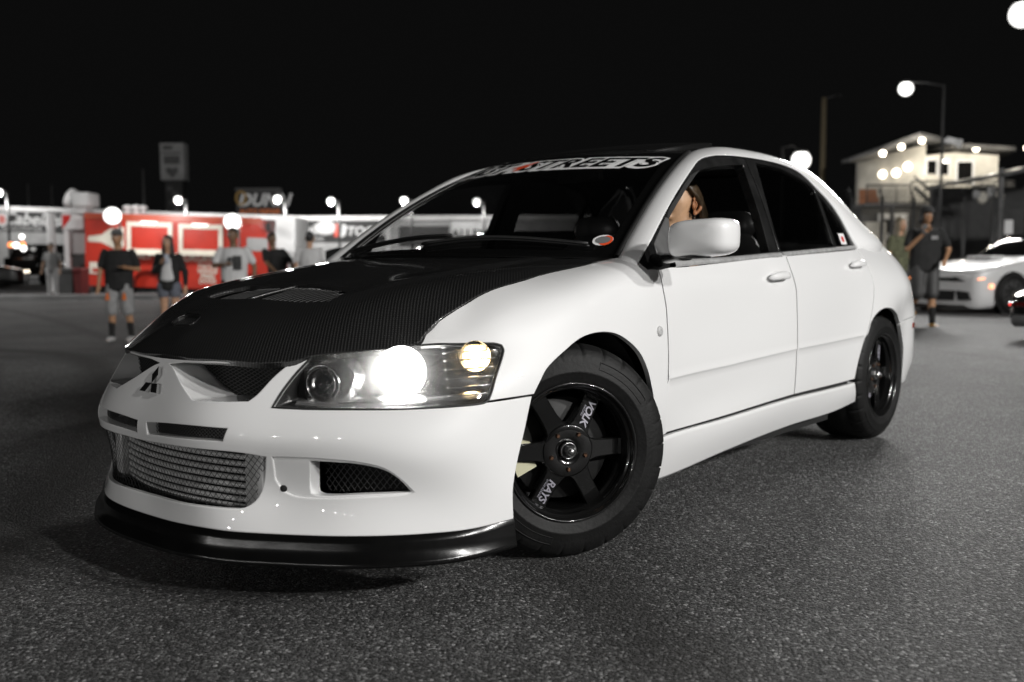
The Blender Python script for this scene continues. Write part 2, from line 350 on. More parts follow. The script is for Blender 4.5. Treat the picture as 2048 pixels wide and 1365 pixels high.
def panel(name, fn, outline, mat, parent, holes=(), res=.022, gap=.0022, rim=.0035, flange=.018, hflange=.02, hdir=None,
          fdir=None, sc=(1, .1), off=0.0, sign=1, ang=38, mirror=True, lines=(), disp=None, hgap=0.0):
    """a trimmed sheet of surface fn with rolled edges and a flange; returns the object(s): as given and mirrored in y"""
    sc = np.array(sc, float)
    loops = []
    for k, l in enumerate([outline]+list(holes)):
        L = smooth_loop(l, res*.8, ang, sc=sc)
        if (area(L) > 0) != (k == 0): L = L[::-1]
        loops.append(L)
    g = [gap]+[hgap]*len(holes)
    edge = [inset(L, g[i]) for i, L in enumerate(loops)]
    inner = [inset(L, g[i]+rim) for i, L in enumerate(loops)]
    lo = inner[0].min(0); hi = inner[0].max(0)
    gx = np.arange(lo[0], hi[0], res); gy = np.arange(lo[1], hi[1], res*.9)
    Q = np.array([(x+(.5*res if j % 2 else 0), y) for j, y in enumerate(gy) for x in gx]) if len(gx)*len(gy) else np.zeros((0, 2))
    if len(Q):
        ok = inside(Q, inner[0])
        for h in inner[1:]: ok &= ~inside(Q, h)
        Q = Q[ok]
    extra = [smooth_loop(l, res*.8, closed=False, sc=sc) for l in lines]
    A = np.concatenate(inner+extra)
    if len(Q):
        keep = np.ones(len(Q), bool)
        for c in range(0, len(Q), 1000):
            d = ((Q[c:c+1000, None]-A[None])**2).sum(-1).min(1); keep[c:c+1000] = d > (.45*res)**2
        Q = Q[keep]
    V = np.concatenate(inner+extra+[Q]); E = []; b = 0
    for L in inner: n = len(L); E += [(b+i, b+(i+1) % n) for i in range(n)]; b += n
    for L in extra: n = len(L); E += [(b+i, b+i+1) for i in range(n-1)]; b += n
    r = delaunay_2d_cdt([Vector(p) for p in V], E, [], 0, 1e-6)
    V2 = np.array([tuple(p) for p in r[0]]); F = np.array([f for f in r[2]])
    c = V2[F].mean(1); ok = inside(c, inner[0])
    for h in inner[1:]: ok &= ~inside(c, h)
    F = F[ok]; orig = {}
    for i, o in enumerate(r[3]):
        for q in o: orig[q] = i
    st = V2/sc
    def ev(q):
        p = fn(q)
        return p if disp is None else p+disp(q)[:, None]*normal(fn, q)
    P = ev(st); N = normal(fn, st)*sign
    if disp is not None: N = normal(ev, st, 6e-4)*sign
    P = P+N*off
    e1, e2 = P[F[:, 1]]-P[F[:, 0]], P[F[:, 2]]-P[F[:, 0]]
    flip = (np.cross(e1, e2)*N[F[:, 0]]).sum(1) < 0
    F[flip] = F[flip][:, ::-1]
    verts = list(P); nrm = list(N); faces = [tuple(f) for f in F]; base = 0
    for li, L in enumerate(inner):
        n = len(L); idx = [orig[base+i] for i in range(n)]; base += n
        es = edge[li]/sc; PE = ev(es)+(normal(fn, es)*sign)*off; NE = normal(fn, es)*sign
        o = PE-P[idx]; o -= NE*(o*NE).sum(1, keepdims=True); o /= np.linalg.norm(o, axis=1, keepdims=True)+1e-12
        PE = PE-NE*rim*.55
        fl = flange if li == 0 else (hflange[li-1] if hasattr(hflange, '__len__') else hflange)
        if callable(fl): fl = fl(PE)[:, None]
        dr = fdir if li == 0 else hdir
        PF = PE+(np.array(dr, float)*fl if dr is not None else -NE*fl)
        k0 = len(verts); ne = NE*.7+o*.7
        verts += list(PE)+list(PE)+list(PF); nrm += list(ne)+list(o)+list(o)
        for i in range(n):
            j = (i+1) % n
            for q in ((idx[i], idx[j], k0+j, k0+i), (k0+n+i, k0+n+j, k0+2*n+j, k0+2*n+i)):
                w = np.cross(np.array(verts[q[1]])-verts[q[0]], np.array(verts[q[3]])-verts[q[0]])
                faces.append(q if (w*(nrm[q[0]]+nrm[q[3]])).sum() > 0 else q[::-1])
    a = mesh_obj(name, verts, faces, mat, parent, True, nrm)
    if not mirror: return a
    vm = [(v[0], -v[1], v[2]) for v in verts]; nm = [(v[0], -v[1], v[2]) for v in nrm]
    return a, mesh_obj(name, vm, [f[::-1] for f in faces], mat, parent, True, nm)

def loft(name, rows, mat, parent=None, closed_u=False, caps=False, mirror=False, smooth=True):
    R = [np.array(r, float) for r in rows]; n = len(R[0]); v = np.concatenate(R); f = []
    for i in range(len(R)-1):
        for k in range(n if closed_u else n-1): f.append((i*n+k, i*n+(k+1) % n, (i+1)*n+(k+1) % n, (i+1)*n+k))
    if caps: f += [tuple(range(n))[::-1], tuple((len(R)-1)*n+k for k in range(n))]
    def mk(v):
        me = bpy.data.meshes.new(name); me.from_pydata([tuple(map(float, p)) for p in v], [], f); me.materials.append(mat)
        bm = bmesh.new(); bm.from_mesh(me); bmesh.ops.recalc_face_normals(bm, faces=bm.faces[:]); bm.to_mesh(me); bm.free()
        me.polygons.foreach_set('use_smooth', [smooth]*len(me.polygons)); return link(bpy.data.objects.new(name, me), parent)
    a = mk(v)
    if mirror: return a, mk(v*[1, -1, 1])
    return a
def rspl(rows, nu, nv):
    """resample control rows to a fine grid with splines both ways"""
    R = np.array(rows, float); m, n = R.shape[:2]
    a = nspl(np.arange(n), R.transpose(1, 0, 2).reshape(n, -1))(np.linspace(0, n-1, nu)).reshape(nu, m, 3).transpose(1, 0, 2)
    return nspl(np.arange(m), a.reshape(m, -1))(np.linspace(0, m-1, nv)).reshape(nv, nu, 3)

def text_mesh(txt, size=1.0, offset=0.0, shear=0.0, spacing=1.0, extrude=0.0, align='CENTER', res=3):
    cu = bpy.data.curves.new('lettering', 'FONT'); cu.body = txt; cu.size = size; cu.offset = offset; cu.shear = shear
    cu.space_character = spacing; cu.extrude = extrude; cu.align_x = align; cu.align_y = 'CENTER'; cu.resolution_u = res
    o = bpy.data.objects.new('lettering', cu); COL.objects.link(o)
    dg = bpy.context.evaluated_depsgraph_get(); me = bpy.data.meshes.new_from_object(o.evaluated_get(dg))
    v = np.array([tuple(p.co) for p in me.vertices]).reshape(-1, 3); f = [tuple(p.vertices) for p in me.polygons]
    bpy.data.objects.remove(o); bpy.data.curves.remove(cu); bpy.data.meshes.remove(me)
    return v, f
def text_obj(name, txt, size, mat, parent, M, **kw):
    v, f = text_mesh(txt, size, **kw)
    return mesh_obj(name, [M @ Vector(p) for p in v], f, mat, parent, False)
def text_wrap(name, txt, size, mat, parent, mapper, cell, **kw):
    """lettering cut fine and laid on a curved surface by mapper((n,2)) -> (n,3)"""
    v, f = text_mesh(txt, size, **kw)
    bm = bmesh.new(); vs = [bm.verts.new(p) for p in v]
    for q in f:
        try: bm.faces.new([vs[i] for i in q])
        except ValueError: pass
    for ax in (0, 1):
        lo, hi = v[:, ax].min(), v[:, ax].max()
        for c in np.arange(lo+cell, hi, cell):
            co = Vector((0, 0, 0)); no = Vector((0, 0, 0)); co[ax] = c; no[ax] = 1
            bmesh.ops.bisect_plane(bm, geom=bm.verts[:]+bm.edges[:]+bm.faces[:], plane_co=co, plane_no=no)
    bm.verts.index_update(); q = np.array([tuple(w.co) for w in bm.verts]); fs = [[w.index for w in f.verts] for f in bm.faces]; bm.free()
    return mesh_obj(name, mapper(q[:, :2]), fs, mat, parent, True)

# ---- soft bodies: rounded cones fused into one skin
def blob(name, cones, mat, parent=None, voxel=.02, smooth=4, extra=None):
    bm = bmesh.new()
    for p, r1, q, r2 in cones:
        b2 = bmesh.new(); pts = []
        for c, r in ((p, r1), (q, r2)):
            r = r if hasattr(r, '__len__') else (r, r, r)
            for i in range(9):
                a = math.pi*i/8
                for k in range(12 if 0 < i < 8 else 1):
                    t = 2*math.pi*k/12; pts.append((c[0]+r[0]*math.sin(a)*math.cos(t), c[1]+r[1]*math.sin(a)*math.sin(t), c[2]+r[2]*math.cos(a)))
        for w in pts: b2.verts.new(w)
        res = bmesh.ops.convex_hull(b2, input=b2.verts[:])
        bmesh.ops.delete(b2, geom=[g for g in set(res['geom_interior']+res['geom_unused']) if isinstance(g, bmesh.types.BMVert)], context='VERTS')
        me = bpy.data.meshes.new('t'); b2.to_mesh(me); b2.free(); bm.from_mesh(me); bpy.data.meshes.remove(me)
    me = bpy.data.meshes.new(name); bm.to_mesh(me); bm.free()
    o = bpy.data.objects.new(name, me); COL.objects.link(o)
    m = o.modifiers.new('r', 'REMESH'); m.mode = 'VOXEL'; m.voxel_size = voxel
    m = o.modifiers.new('s', 'SMOOTH'); m.iterations = smooth; m.factor = .5
    dg = bpy.context.evaluated_depsgraph_get(); dg.update(); nm = bpy.data.meshes.new_from_object(o.evaluated_get(dg))
    bpy.data.objects.remove(o); bpy.data.meshes.remove(me)
    nm.name = name; nm.materials.clear(); nm.materials.append(mat)
    nm.polygons.foreach_set('use_smooth', [True]*len(nm.polygons))
    return link(bpy.data.objects.new(name, nm), parent)

# ------------------------------------------------------------------ materials
def mat(name, col=(.8, .8, .8), rough=.5, metal=0.0, coat=0.0, coat_rough=.03, emit=None, es=1.0, spec=.5, alpha=1.0):
    m = bpy.data.materials.new(name); m.use_nodes = True; b = m.node_tree.nodes['Principled BSDF']
    if not hasattr(col, '__len__'): col = (col, col, col)
    b.inputs['Base Color'].default_value = (*col, 1); b.inputs['Roughness'].default_value = rough
    b.inputs['Metallic'].default_value = metal; b.inputs['Coat Weight'].default_value = coat
    b.inputs['Coat Roughness'].default_value = coat_rough; b.inputs['Specular IOR Level'].default_value = spec
    if emit is not None:
        b.inputs['Emission Color'].default_value = (*emit, 1); b.inputs['Emission Strength'].default_value = es
    return m
def soft_glow(name, s, c=(1, .985, .95), p=3.0):  # emission fades toward the rim, putting a soft glow into the material
    m = mat(name, .6, .5, emit=c, es=s); x = N(m); lw = x.n('ShaderNodeLayerWeight', i_Blend=.5)
    om = x.n('ShaderNodeMath', operation='SUBTRACT', i_0=1.0); pw = x.n('ShaderNodeMath', operation='POWER', i_1=p); mu = x.n('ShaderNodeMath', operation='MULTIPLY', i_1=s)
    x.l(lw.outputs['Facing'], om.inputs[1]).l(om.outputs[0], pw.inputs[0]).l(pw.outputs[0], mu.inputs[0]).l(mu.outputs[0], x.b.inputs['Emission Strength']); return m
class N:
    """tiny node helper"""
    def __init__(s, m): s.t = m.node_tree; s.b = s.t.nodes.get('Principled BSDF')
    def n(s, typ, **kw):
        k = s.t.nodes.new(typ)
        for a, v in kw.items():
            if a.startswith('i_'):
                key = a[2:]; key = int(key) if key.isdigit() else key.replace('_', ' ')
                k.inputs[key].default_value = v
            else: setattr(k, a, v)
        return k
    def l(s, a, b): s.t.links.new(a, b); return s
def ramp(N_, src, stops):
    r = N_.n('ShaderNodeValToRGB'); e = r.color_ramp.elements
    while len(e) < len(stops): e.new(.5)
    for q, (p, c) in zip(e, stops): q.position = p; q.color = (c, c, c, 1) if not hasattr(c, '__len__') else (*c, 1)
    N_.l(src, r.inputs[0]); return r.outputs[0]
def varied(name, col, rough, amt=.25, scale=6.0, bump=0.0, bscale=60, **kw):
    m = mat(name, col, rough, **kw); x = N(m)
    tc = x.n('ShaderNodeTexCoord'); no = x.n('ShaderNodeTexNoise', i_Scale=scale, i_Detail=6.0); x.l(tc.outputs['Object'], no.inputs['Vector'])
    if not hasattr(col, '__len__'): col = (col,)*3
    x.l(ramp(x, no.outputs[0], [(.3, tuple(c*(1-amt) for c in col)), (.7, tuple(min(1, c*(1+amt)) for c in col))]), x.b.inputs['Base Color'])
    if bump:
        n2 = x.n('ShaderNodeTexNoise', i_Scale=bscale, i_Detail=4.0); x.l(tc.outputs['Object'], n2.inputs['Vector'])
        bp = x.n('ShaderNodeBump', i_Strength=bump, i_Distance=.01); x.l(n2.outputs[0], bp.inputs['Height']); x.l(bp.outputs[0], x.b.inputs['Normal'])
    return m
def glass_mat(name, tint=.5, ior=1.5, gl=1.0):
    m = bpy.data.materials.new(name); m.use_nodes = True; x = N(m); t = m.node_tree; t.nodes.remove(x.b)
    out = t.nodes['Material Output']; tr = x.n('ShaderNodeBsdfTransparent'); tr.inputs[0].default_value = (tint, tint, tint, 1)
    g = x.n('ShaderNodeBsdfGlossy'); g.inputs['Roughness'].default_value = .0; g.inputs[0].default_value = (gl, gl, gl, 1)
    ge = x.n('ShaderNodeNewGeometry'); dt = x.n('ShaderNodeVectorMath', operation='DOT_PRODUCT'); x.l(ge.outputs['Incoming'], dt.inputs[0]).l(ge.outputs['Normal'], dt.inputs[1])
    ab = x.n('ShaderNodeMath', operation='ABSOLUTE'); om = x.n('ShaderNodeMath', operation='SUBTRACT', i_0=1.0); pw = x.n('ShaderNodeMath', operation='POWER', i_1=5.0)
    f0 = ((ior-1)/(ior+1))**2*1.6; fr = x.n('ShaderNodeMath', operation='MULTIPLY_ADD', i_1=1-f0, i_2=f0)
    x.l(dt.outputs['Value'], ab.inputs[0]).l(ab.outputs[0], om.inputs[1]).l(om.outputs[0], pw.inputs[0]).l(pw.outputs[0], fr.inputs[0])
    mx = x.n('ShaderNodeMixShader'); x.l(fr.outputs[0], mx.inputs[0]).l(tr.outputs[0], mx.inputs[1]).l(g.outputs[0], mx.inputs[2]).l(mx.outputs[0], out.inputs[0])
    return m
M_white = mat('white_paint', .80, .42, coat=1.0, coat_rough=.02, spec=.3)
M_black = mat('gloss_black', .010, .25, coat=.6, coat_rough=.03)
M_lip = varied('black_urethane', .004, .2, .3, 8, .05, 25, spec=.4)
M_plastic = varied('black_plastic', .013, .5, .2, 9)
M_trim = varied('window_trim', .014, .2, .5, 12)
M_dark = mat('dark_void', .006, .9)
M_rubber = varied('tyre_rubber', .0065, .6, .35, 14, .15, 90, spec=.25)
M_rim = mat('gloss_black_rim', .006, .22, coat=1.0, coat_rough=.03, spec=.3)
M_chrome = mat('chrome', .75, .12, metal=1.0)
M_satin = varied('satin_metal', .50, .34, .2, 40, metal=.35)
M_alu = varied('aluminium', .62, .45, .2, 30, metal=.2)
M_glass = glass_mat('clear_glass', .78)
M_tint = glass_mat('tinted_glass', .17)
def lens_mat():
    m = glass_mat('headlight_glass', .95, 1.4); x = N(m); t = m.node_tree; out = t.nodes['Material Output']; src = out.inputs[0].links[0].from_socket
    tl = x.n('ShaderNodeBsdfTranslucent'); tl.inputs[0].default_value = (.9, .9, .9, 1); mx = x.n('ShaderNodeMixShader'); mx.inputs[0].default_value = .13
    x.l(src, mx.inputs[1]).l(tl.outputs[0], mx.inputs[2]).l(mx.outputs[0], out.inputs[0]); return m
M_lens = lens_mat()
M_inter = varied('interior_cloth', .018, .85, .3, 20)
M_leather = mat('black_leather', .03, .4)
M_sticker_w = mat('white_vinyl', .78, .5)
M_sticker_o = mat('orange_vinyl', (.75, .08, .02), .5)
M_red = mat('red_vinyl', (.6, .012, .008), .5)
M_caliper = mat('cream_caliper', (.62, .60, .42), .45)
def carbon_mat():
    m = mat('carbon_weave', .012, .38, coat=1.0, coat_rough=.05); x = N(m)
    tc = x.n('ShaderNodeTexCoord'); mp = x.n('ShaderNodeMapping'); mp.inputs['Rotation'].default_value = (0, 0, math.radians(230)); x.l(tc.outputs['Object'], mp.inputs[0])
    w1 = x.n('ShaderNodeTexWave', i_Scale=36.0, i_Distortion=.35, i_Detail=1.0); w1.bands_direction = 'X'; x.l(mp.outputs[0], w1.inputs[0])
    w2 = x.n('ShaderNodeTexWave', i_Scale=60.0, i_Distortion=.2); w2.bands_direction = 'Y'; x.l(mp.outputs[0], w2.inputs[0])
    mu = x.n('ShaderNodeMath', operation='MULTIPLY'); ad = x.n('ShaderNodeMath', operation='MULTIPLY_ADD', i_1=.45, i_2=.55)
    x.l(w2.outputs['Fac'], ad.inputs[0]); x.l(w1.outputs['Fac'], mu.inputs[0]).l(ad.outputs[0], mu.inputs[1])
    x.l(ramp(x, mu.outputs[0], [(.25, .006), (.95, .036)]), x.b.inputs['Base Color'])
    bp = x.n('ShaderNodeBump', i_Strength=.25, i_Distance=.002); x.l(mu.outputs[0], bp.inputs['Height']); x.l(bp.outputs[0], x.b.inputs['Normal'])
    return m
M_carbon = carbon_mat()

# ------------------------------------------------------------------ ground
FH = Vector((math.cos(CAM_YAW), math.sin(CAM_YAW))); RH = Vector((math.sin(CAM_YAW), -math.cos(CAM_YAW)))
def sst(a, b, x): t = min(1, max(0, (x-a)/(b-a))); return t*t*(3-2*t)
def ground_z(x, y):
    d = Vector((x-CAM_P[0], y-CAM_P[1])); D = d.dot(FH); L = d.dot(RH)
    return -.10*sst(7, 22, D)-.28*math.exp(-((D-15)/4.2)**2)*sst(-2.0, -5.0, L)
def asphalt_mat():
    m = mat('asphalt', .06, .75, spec=.35); x = N(m)
    tc = x.n('ShaderNodeTexCoord')
    vo = x.n('ShaderNodeTexVoronoi', i_Scale=128.0); vo.feature = 'F1'; x.l(tc.outputs['Object'], vo.inputs['Vector'])
    vf = x.n('ShaderNodeTexVoronoi', i_Scale=270.0); x.l(tc.outputs['Object'], vf.inputs['Vector']); sf = x.n('ShaderNodeSeparateColor'); x.l(vf.outputs['Color'], sf.inputs[0])
    big = x.n('ShaderNodeTexNoise', i_Scale=.55, i_Detail=7.0, i_Roughness=.62); x.l(tc.outputs['Object'], big.inputs['Vector'])
    fine = x.n('ShaderNodeTexNoise', i_Scale=260.0, i_Detail=3.0); x.l(tc.outputs['Object'], fine.inputs['Vector'])
    sep = x.n('ShaderNodeSeparateColor'); x.l(vo.outputs['Color'], sep.inputs[0])
    stone = ramp(x, sep.outputs[0], [(.0, .026), (.45, .072), (.79, .125), (.93, .20), (1.0, .40)])
    m0 = x.n('ShaderNodeMix', data_type='RGBA', blend_type='MULTIPLY'); m0.inputs[0].default_value = 1; x.l(stone, m0.inputs[6]).l(ramp(x, sf.outputs[1], [(0, .55), (.7, 1.05), (1, 1.7)]), m0.inputs[7]); stone = m0.outputs[2]
    mul = x.n('ShaderNodeMix', data_type='RGBA', blend_type='MULTIPLY'); mul.inputs[0].default_value = 1
    x.l(stone, mul.inputs[6]).l(ramp(x, big.outputs[0], [(.32, .62), (.68, 1.25)]), mul.inputs[7])
    # curved tyre marks and a few oil stains
    src = mul.outputs[2]; brk = ramp(x, big.outputs[0], [(.25, .6), (.6, 1.0)])
    for cx, cy_, rr, wd, k in ((18.13, -13.96, 21.61, 0.26, .75), (18.13, -13.96, 20.75, .17, .55), (46.0, -26.2, 53.3, .22, .6), (-3.0, 20.0, 30.2, .30, .4), (-30.0, 14.0, 26.5, .16, .35)):
        dn = x.n('ShaderNodeVectorMath', operation='DISTANCE'); dn.inputs[1].default_value = (cx, cy_, 0); x.l(tc.outputs['Object'], dn.inputs[0])
        sb = x.n('ShaderNodeMath', operation='SUBTRACT', i_1=rr); ab = x.n('ShaderNodeMath', operation='ABSOLUTE'); dv_ = x.n('ShaderNodeMath', operation='DIVIDE', i_1=wd)
        x.l(dn.outputs['Value'], sb.inputs[0]).l(sb.outputs[0], ab.inputs[0]).l(ab.outputs[0], dv_.inputs[0])
        f = x.n('ShaderNodeMath', operation='MULTIPLY', i_1=k); x.l(ramp(x, dv_.outputs[0], [(.25, 1.0), (1.0, 0.0)]), f.inputs[0]); f2 = x.n('ShaderNodeMath', operation='MULTIPLY'); x.l(f.outputs[0], f2.inputs[0]).l(brk, f2.inputs[1])
        mk = x.n('ShaderNodeMix', data_type='RGBA', blend_type='MIX'); mk.inputs[7].default_value = (.022, .021, .02, 1); x.l(f2.outputs[0], mk.inputs[0]).l(src, mk.inputs[6]); src = mk.outputs[2]
    st = x.n('ShaderNodeTexNoise', i_Scale=.9, i_Detail=3.0, i_Distortion=.6); mp = x.n('ShaderNodeMapping'); mp.inputs['Location'].default_value = (3.7, 1.3, 0); x.l(tc.outputs['Object'], mp.inputs[0]).l(mp.outputs[0], st.inputs['Vector'])
    mk = x.n('ShaderNodeMix', data_type='RGBA', blend_type='MULTIPLY'); mk.inputs[0].default_value = 1; x.l(src, mk.inputs[6]).l(ramp(x, st.outputs[0], [(.27, .72), (.40, 1.0), (.62, 1.0), (.75, 1.18)]), mk.inputs[7])
    x.l(mk.outputs[2], x.b.inputs['Base Color'])
    h = x.n('ShaderNodeMath', operation='SUBTRACT'); x.l(fine.outputs[0], h.inputs[0]).l(vo.outputs['Distance'], h.inputs[1])
    bp = x.n('ShaderNodeBump', i_Strength=.9, i_Distance=.006); x.l(h.outputs[0], bp.inputs['Height']); x.l(bp.outputs[0], x.b.inputs['Normal'])
    return m
M_asphalt = asphalt_mat()
us = [-400, -200, -100, -60]+list(np.arange(-40, 41, 2.0))+[60, 100, 200, 400]
vs_ = [-150, -60, -20, -8, -3]+list(np.arange(0, 40, 1.0))+[45, 55, 80, 120, 200, 400, 700]
gv = []
for d in vs_:
    for l in us:
        p = Vector(CAM_P[:2])+FH*d+RH*l; gv.append((p.x, p.y, ground_z(p.x, p.y)))
nu = len(us)
gf = [(i*nu+k, i*nu+k+1, (i+1)*nu+k+1, (i+1)*nu+k) for i in range(len(vs_)-1) for k in range(nu-1)]
tag(mesh_obj('ground', gv, gf, M_asphalt), kind='structure')

# ------------------------------------------------------------------ the lot around the car
F3, R3 = Vector((FH.x, FH.y, 0)), Vector((RH.x, RH.y, 0))
VROT = math.atan2(RH.y, RH.x)                 # things set square to the view: local x to the right, y away, z up
FPX = 1957.34
def place(lat, dep): p = Vector(CAM_P[:2])+RH*lat+FH*dep; return p.x, p.y
def lat(px, D): return (px-1024)/FPX*D
def hz(py, D): return CAM_P[2]+(521-py)/FPX*D
def stand(name, px, D, z=None, rz=0.0, tilt=0.0, **kw):
    x, y = place(lat(px, D), D); o = empty(name, (x, y, ground_z(x, y) if z is None else z), VROT+rz, **kw)
    o.rotation_euler = (0, tilt, VROT+rz); return o
def bx(name, lo, hi, m, parent, bev=0): return MB().box(lo, hi, 0, bev).build(name, m, parent)
def cyl(name, a, b, r, m, parent, n=10, r2=None): return MB().tube([a, b], [r, r if r2 is None else r2], n).build(name, m, parent)
M_wall = varied('pale_render', .42, .8, .12, 1.5); M_wallw = varied('white_beam', .70, .6, .1, 2); M_bdark = varied('banner_black', .02, .6, .3, 3)
M_bprint = mat('banner_print', .62, .6); M_truck = varied('truck_red', (.40, .016, .003), .5, .12, 2, coat=.2); M_cream = mat('cream_print', (.62, .58, .50), .5)
M_orange = mat('orange_print', (.70, .16, .02), .5); M_galv = varied('galvanised', .065, .5, .2, 8, metal=.3); M_conc = varied('concrete', .22, .85, .2, 2, .2, 20)
M_grey = varied('grey_paint', .13, .6, .2, 4); M_dgrey = varied('dark_grey_paint', .045, .6, .2, 4); M_beige = varied('beige_wall', (.62, .59, .52), .8, .12, 2.5)
M_pane = mat('dark_pane', .008, .06, coat=1); M_timber = varied('timber_pole', (.16, .13, .08), .85, .3, 9); M_binred = mat('bin_red', (.10, .010, .010), .5)
def lampm(name, s, c=(1, .985, .95)): return mat(name, .9, .5, emit=c, es=s)
M_lamp = soft_glow('lamp_glow', 6, p=1.0); M_lampb = soft_glow('bright_lamp_glow', 6, p=1.2); M_lampt = soft_glow('work_lamp_glow', 5, p=1.2); M_lampw = lampm('warm_lamp_glow', 4.5, (1, .88, .70)); M_tail = lampm('tail_glow', 5, (1, .02, .01)); M_amber = lampm('amber_glow', 2.2, (1, .25, .03))

# -- long wall with its banners
DW = 58
wx0, wx1 = lat(-260, DW), lat(1480, DW)
TILT = math.radians(1.6)
wl = stand('boundary_wall', 300, DW, hz(545, DW)-.3, label='long pale wall with a white top beam behind the red food truck', cat='wall')
o_ = lat(300, DW)
def W_(px): return lat(px, DW)-o_
def ztop(px): return float(np.interp(px, [-260, 0, 560, 1480], [402, 409, 432, 433]))
def wz(py): return hz(py, DW)-(hz(545, DW)-.3)
def wallpoly(name, px0, px1, dt0, dt1, y0, y1, m, par, nseg=5):
    """strip of wall between dt0 and dt1 photo-pixels under the sloping top (dt in metres at the wall's distance)"""
    xs = np.linspace(px0, px1, nseg); k = DW/FPX; v = []
    for x in xs:
        for dz in (dt0, dt1):
            for yy in (y0, y1): v.append((W_(x), yy, wz(ztop(x))-dz*k))
    f = []
    for i in range(nseg-1):
        a, b = 4*i, 4*i+4
        for p, q in ((0, 1), (1, 3), (3, 2), (2, 0)): f.append((a+p, b+p, b+q, a+q))
    f += [(0, 1, 3, 2), (4*nseg-4, 4*nseg-2, 4*nseg-1, 4*nseg-3)]
    mb = MB().add(v, f); return mb.build(name, m, par)
wallpoly('wall_panel', -260, 1480, 8, 140, .10, .40, M_wall, wl, 9)
wallpoly('top_beam', -260, 1480, 0, 9, -.25, .50, M_wallw, wl, 9)
for px in (-120, 105, 330, 572, 778, 1010, 1240): wallpoly('column', px-4, px+4, 9, 140, -.10, .10, M_wallw, wl, 2)
def banner(px0, px1, d0, d1, label, m, name='banner_sign'):
    b = wallpoly(name, px0, px1, d0, d1, -.02, .06, m, None, 3); k = Vector(wl.location)
    b.location = k; b.rotation_euler = (0, 0, VROT); return tag(b, label, 'banner', 'advertising banners on the long wall')
def btext(ban, txt, px, py, size, m, shear=0, name='banner_lettering', off=0, sp=1.0):
    slope = math.atan2(-(ztop(px+40)-ztop(px-40)), 80)
    M = Matrix.Translation((W_(px), -.035, wz(py))) @ Matrix.Rotation(-slope, 4, 'Y') @ Matrix.Rotation(math.radians(90), 4, 'X')
    return text_obj(name, txt, size, m, ban, M, shear=shear, offset=off, spacing=sp)
b1 = banner(-115, 101, 11, 48, 'black banner with white script lettering at the far end of the wall, beside the kiosk', M_bdark)
btext(b1, "Cabela's", 70, 437, 1.02, M_bprint, .3, off=.02); btext(b1, 'OFFICIAL OUTFITTER', 34, 455, .36, M_bprint)
q = [(W_(13)+.42*math.cos(a), -.04, wz(436)+.42*math.sin(a)) for a in np.linspace(0, 6.283, 24, endpoint=False)]
mesh_obj('banner_badge', q, [tuple(range(24))], M_bprint, b1, False)
q = [(W_(13)+.2*math.cos(a), -.045, wz(436)+.26*math.sin(a)) for a in np.linspace(0, 6.283, 20, endpoint=False)]
mesh_obj('badge_core', q, [tuple(range(20))], mat('pink_print', (.6, .2, .18), .5), b1, False)
b2 = banner(110, 178, 11, 48, 'narrow black banner with white capitals just left of the food truck', M_bdark)
btext(b2, 'CHA', 122, 438, .95, M_bprint, .1, off=.02)
b3 = banner(580, 674, 8, 50, 'black banner with white lettering to the right of the food truck', M_bdark)
btext(b3, 'Genuine', 610, 459, .86, M_bprint, .3, off=.02); btext(b3, 'OIL FILTERS', 625, 478, .30, M_bprint)
q = [(W_(655)+.62*math.cos(a), -.04, wz(455)+.42*math.sin(a)) for a in np.linspace(0, 6.283, 24, endpoint=False)]
mesh_obj('banner_badge', q, [tuple(range(24))], M_bprint, b3, False)
b4 = banner(675, 774, 8, 50, 'black banner with a red stripe logo beside the second column', M_bdark)
btext(b4, 'TOOLS', 735, 463, .72, M_bprint, .2, off=.02)
mesh_obj('banner_stripe', [(W_(671), -.04, wz(473)), (W_(680), -.04, wz(473)), (W_(684), -.04, wz(447)), (W_(674), -.04, wz(447))], [(0, 1, 2, 3)], mat('red_stripe', (.7, .10, .07), .5), b4, False)
mesh_obj('banner_badge', [(W_(684), -.042, wz(476)), (W_(694), -.042, wz(470)), (W_(698), -.042, wz(452)), (W_(688), -.042, wz(447))], [(0, 1, 2, 3)], M_bprint, b4, False)
b5 = banner(800, 900, 20, 58, 'dark banner seen through the windscreen, farthest along the wall', M_dgrey)
b6 = banner(905, 1005, 12, 52, 'pale banner with dark capitals seen through the windscreen', M_wallw)
btext(b6, 'ALLENBE', 955, 470, .75, M_bdark, 0, off=.02)

# -- lamps on posts along the wall
def wall_lamp(px, py, D, side, r, label, m, group='floodlights on posts along the wall', zf=None):
    x0 = lat(px, D); o = stand('floodlight_post', px, D, label=label, cat='lamp post', group=group)
    h = hz(py, D)-o.location.z
    ax = side*.42
    cyl('post', (ax, .1, -.3), (ax, .1, h+.05), .075, M_galv, o); cyl('arm', (ax, .1, h+.02), (0, .05, h+.05), .04, M_galv, o)
    MB().lathe([(.03, r*1.15), (r*.55, r*1.0), (r*.75, r*.72)], 18, Matrix.Translation((0, 0, h))).build('lamp_shade', M_galv, o)
    MB().ball((0, 0, h), r*.95, n=10).build('lamp_globe', m, o)
    flood('lamp_light', (o.location.x, o.location.y, o.location.z+h-.35), 420, .12, (o.location.x, o.location.y, 0)); return o
for px, py, s, lb in ((8, 383, 1, 'lit floodlight at the far left end of the wall, above the black script banner'),
                      (363, 399, 1, 'lit floodlight beside the tall pylon sign'), (560, 398, 1, 'lit floodlight in front of the black hoarding on the wall top'),
                      (666, 403, 1, 'lit floodlight alone on the wall right of the black hoarding'), (811, 402, 1, 'lit floodlight just left of the windscreen edge'),
                      (955, 405, 1, 'lit floodlight seen through the windscreen')):
    wall_lamp(px, py, 55, s, .23, lb, M_lamp)
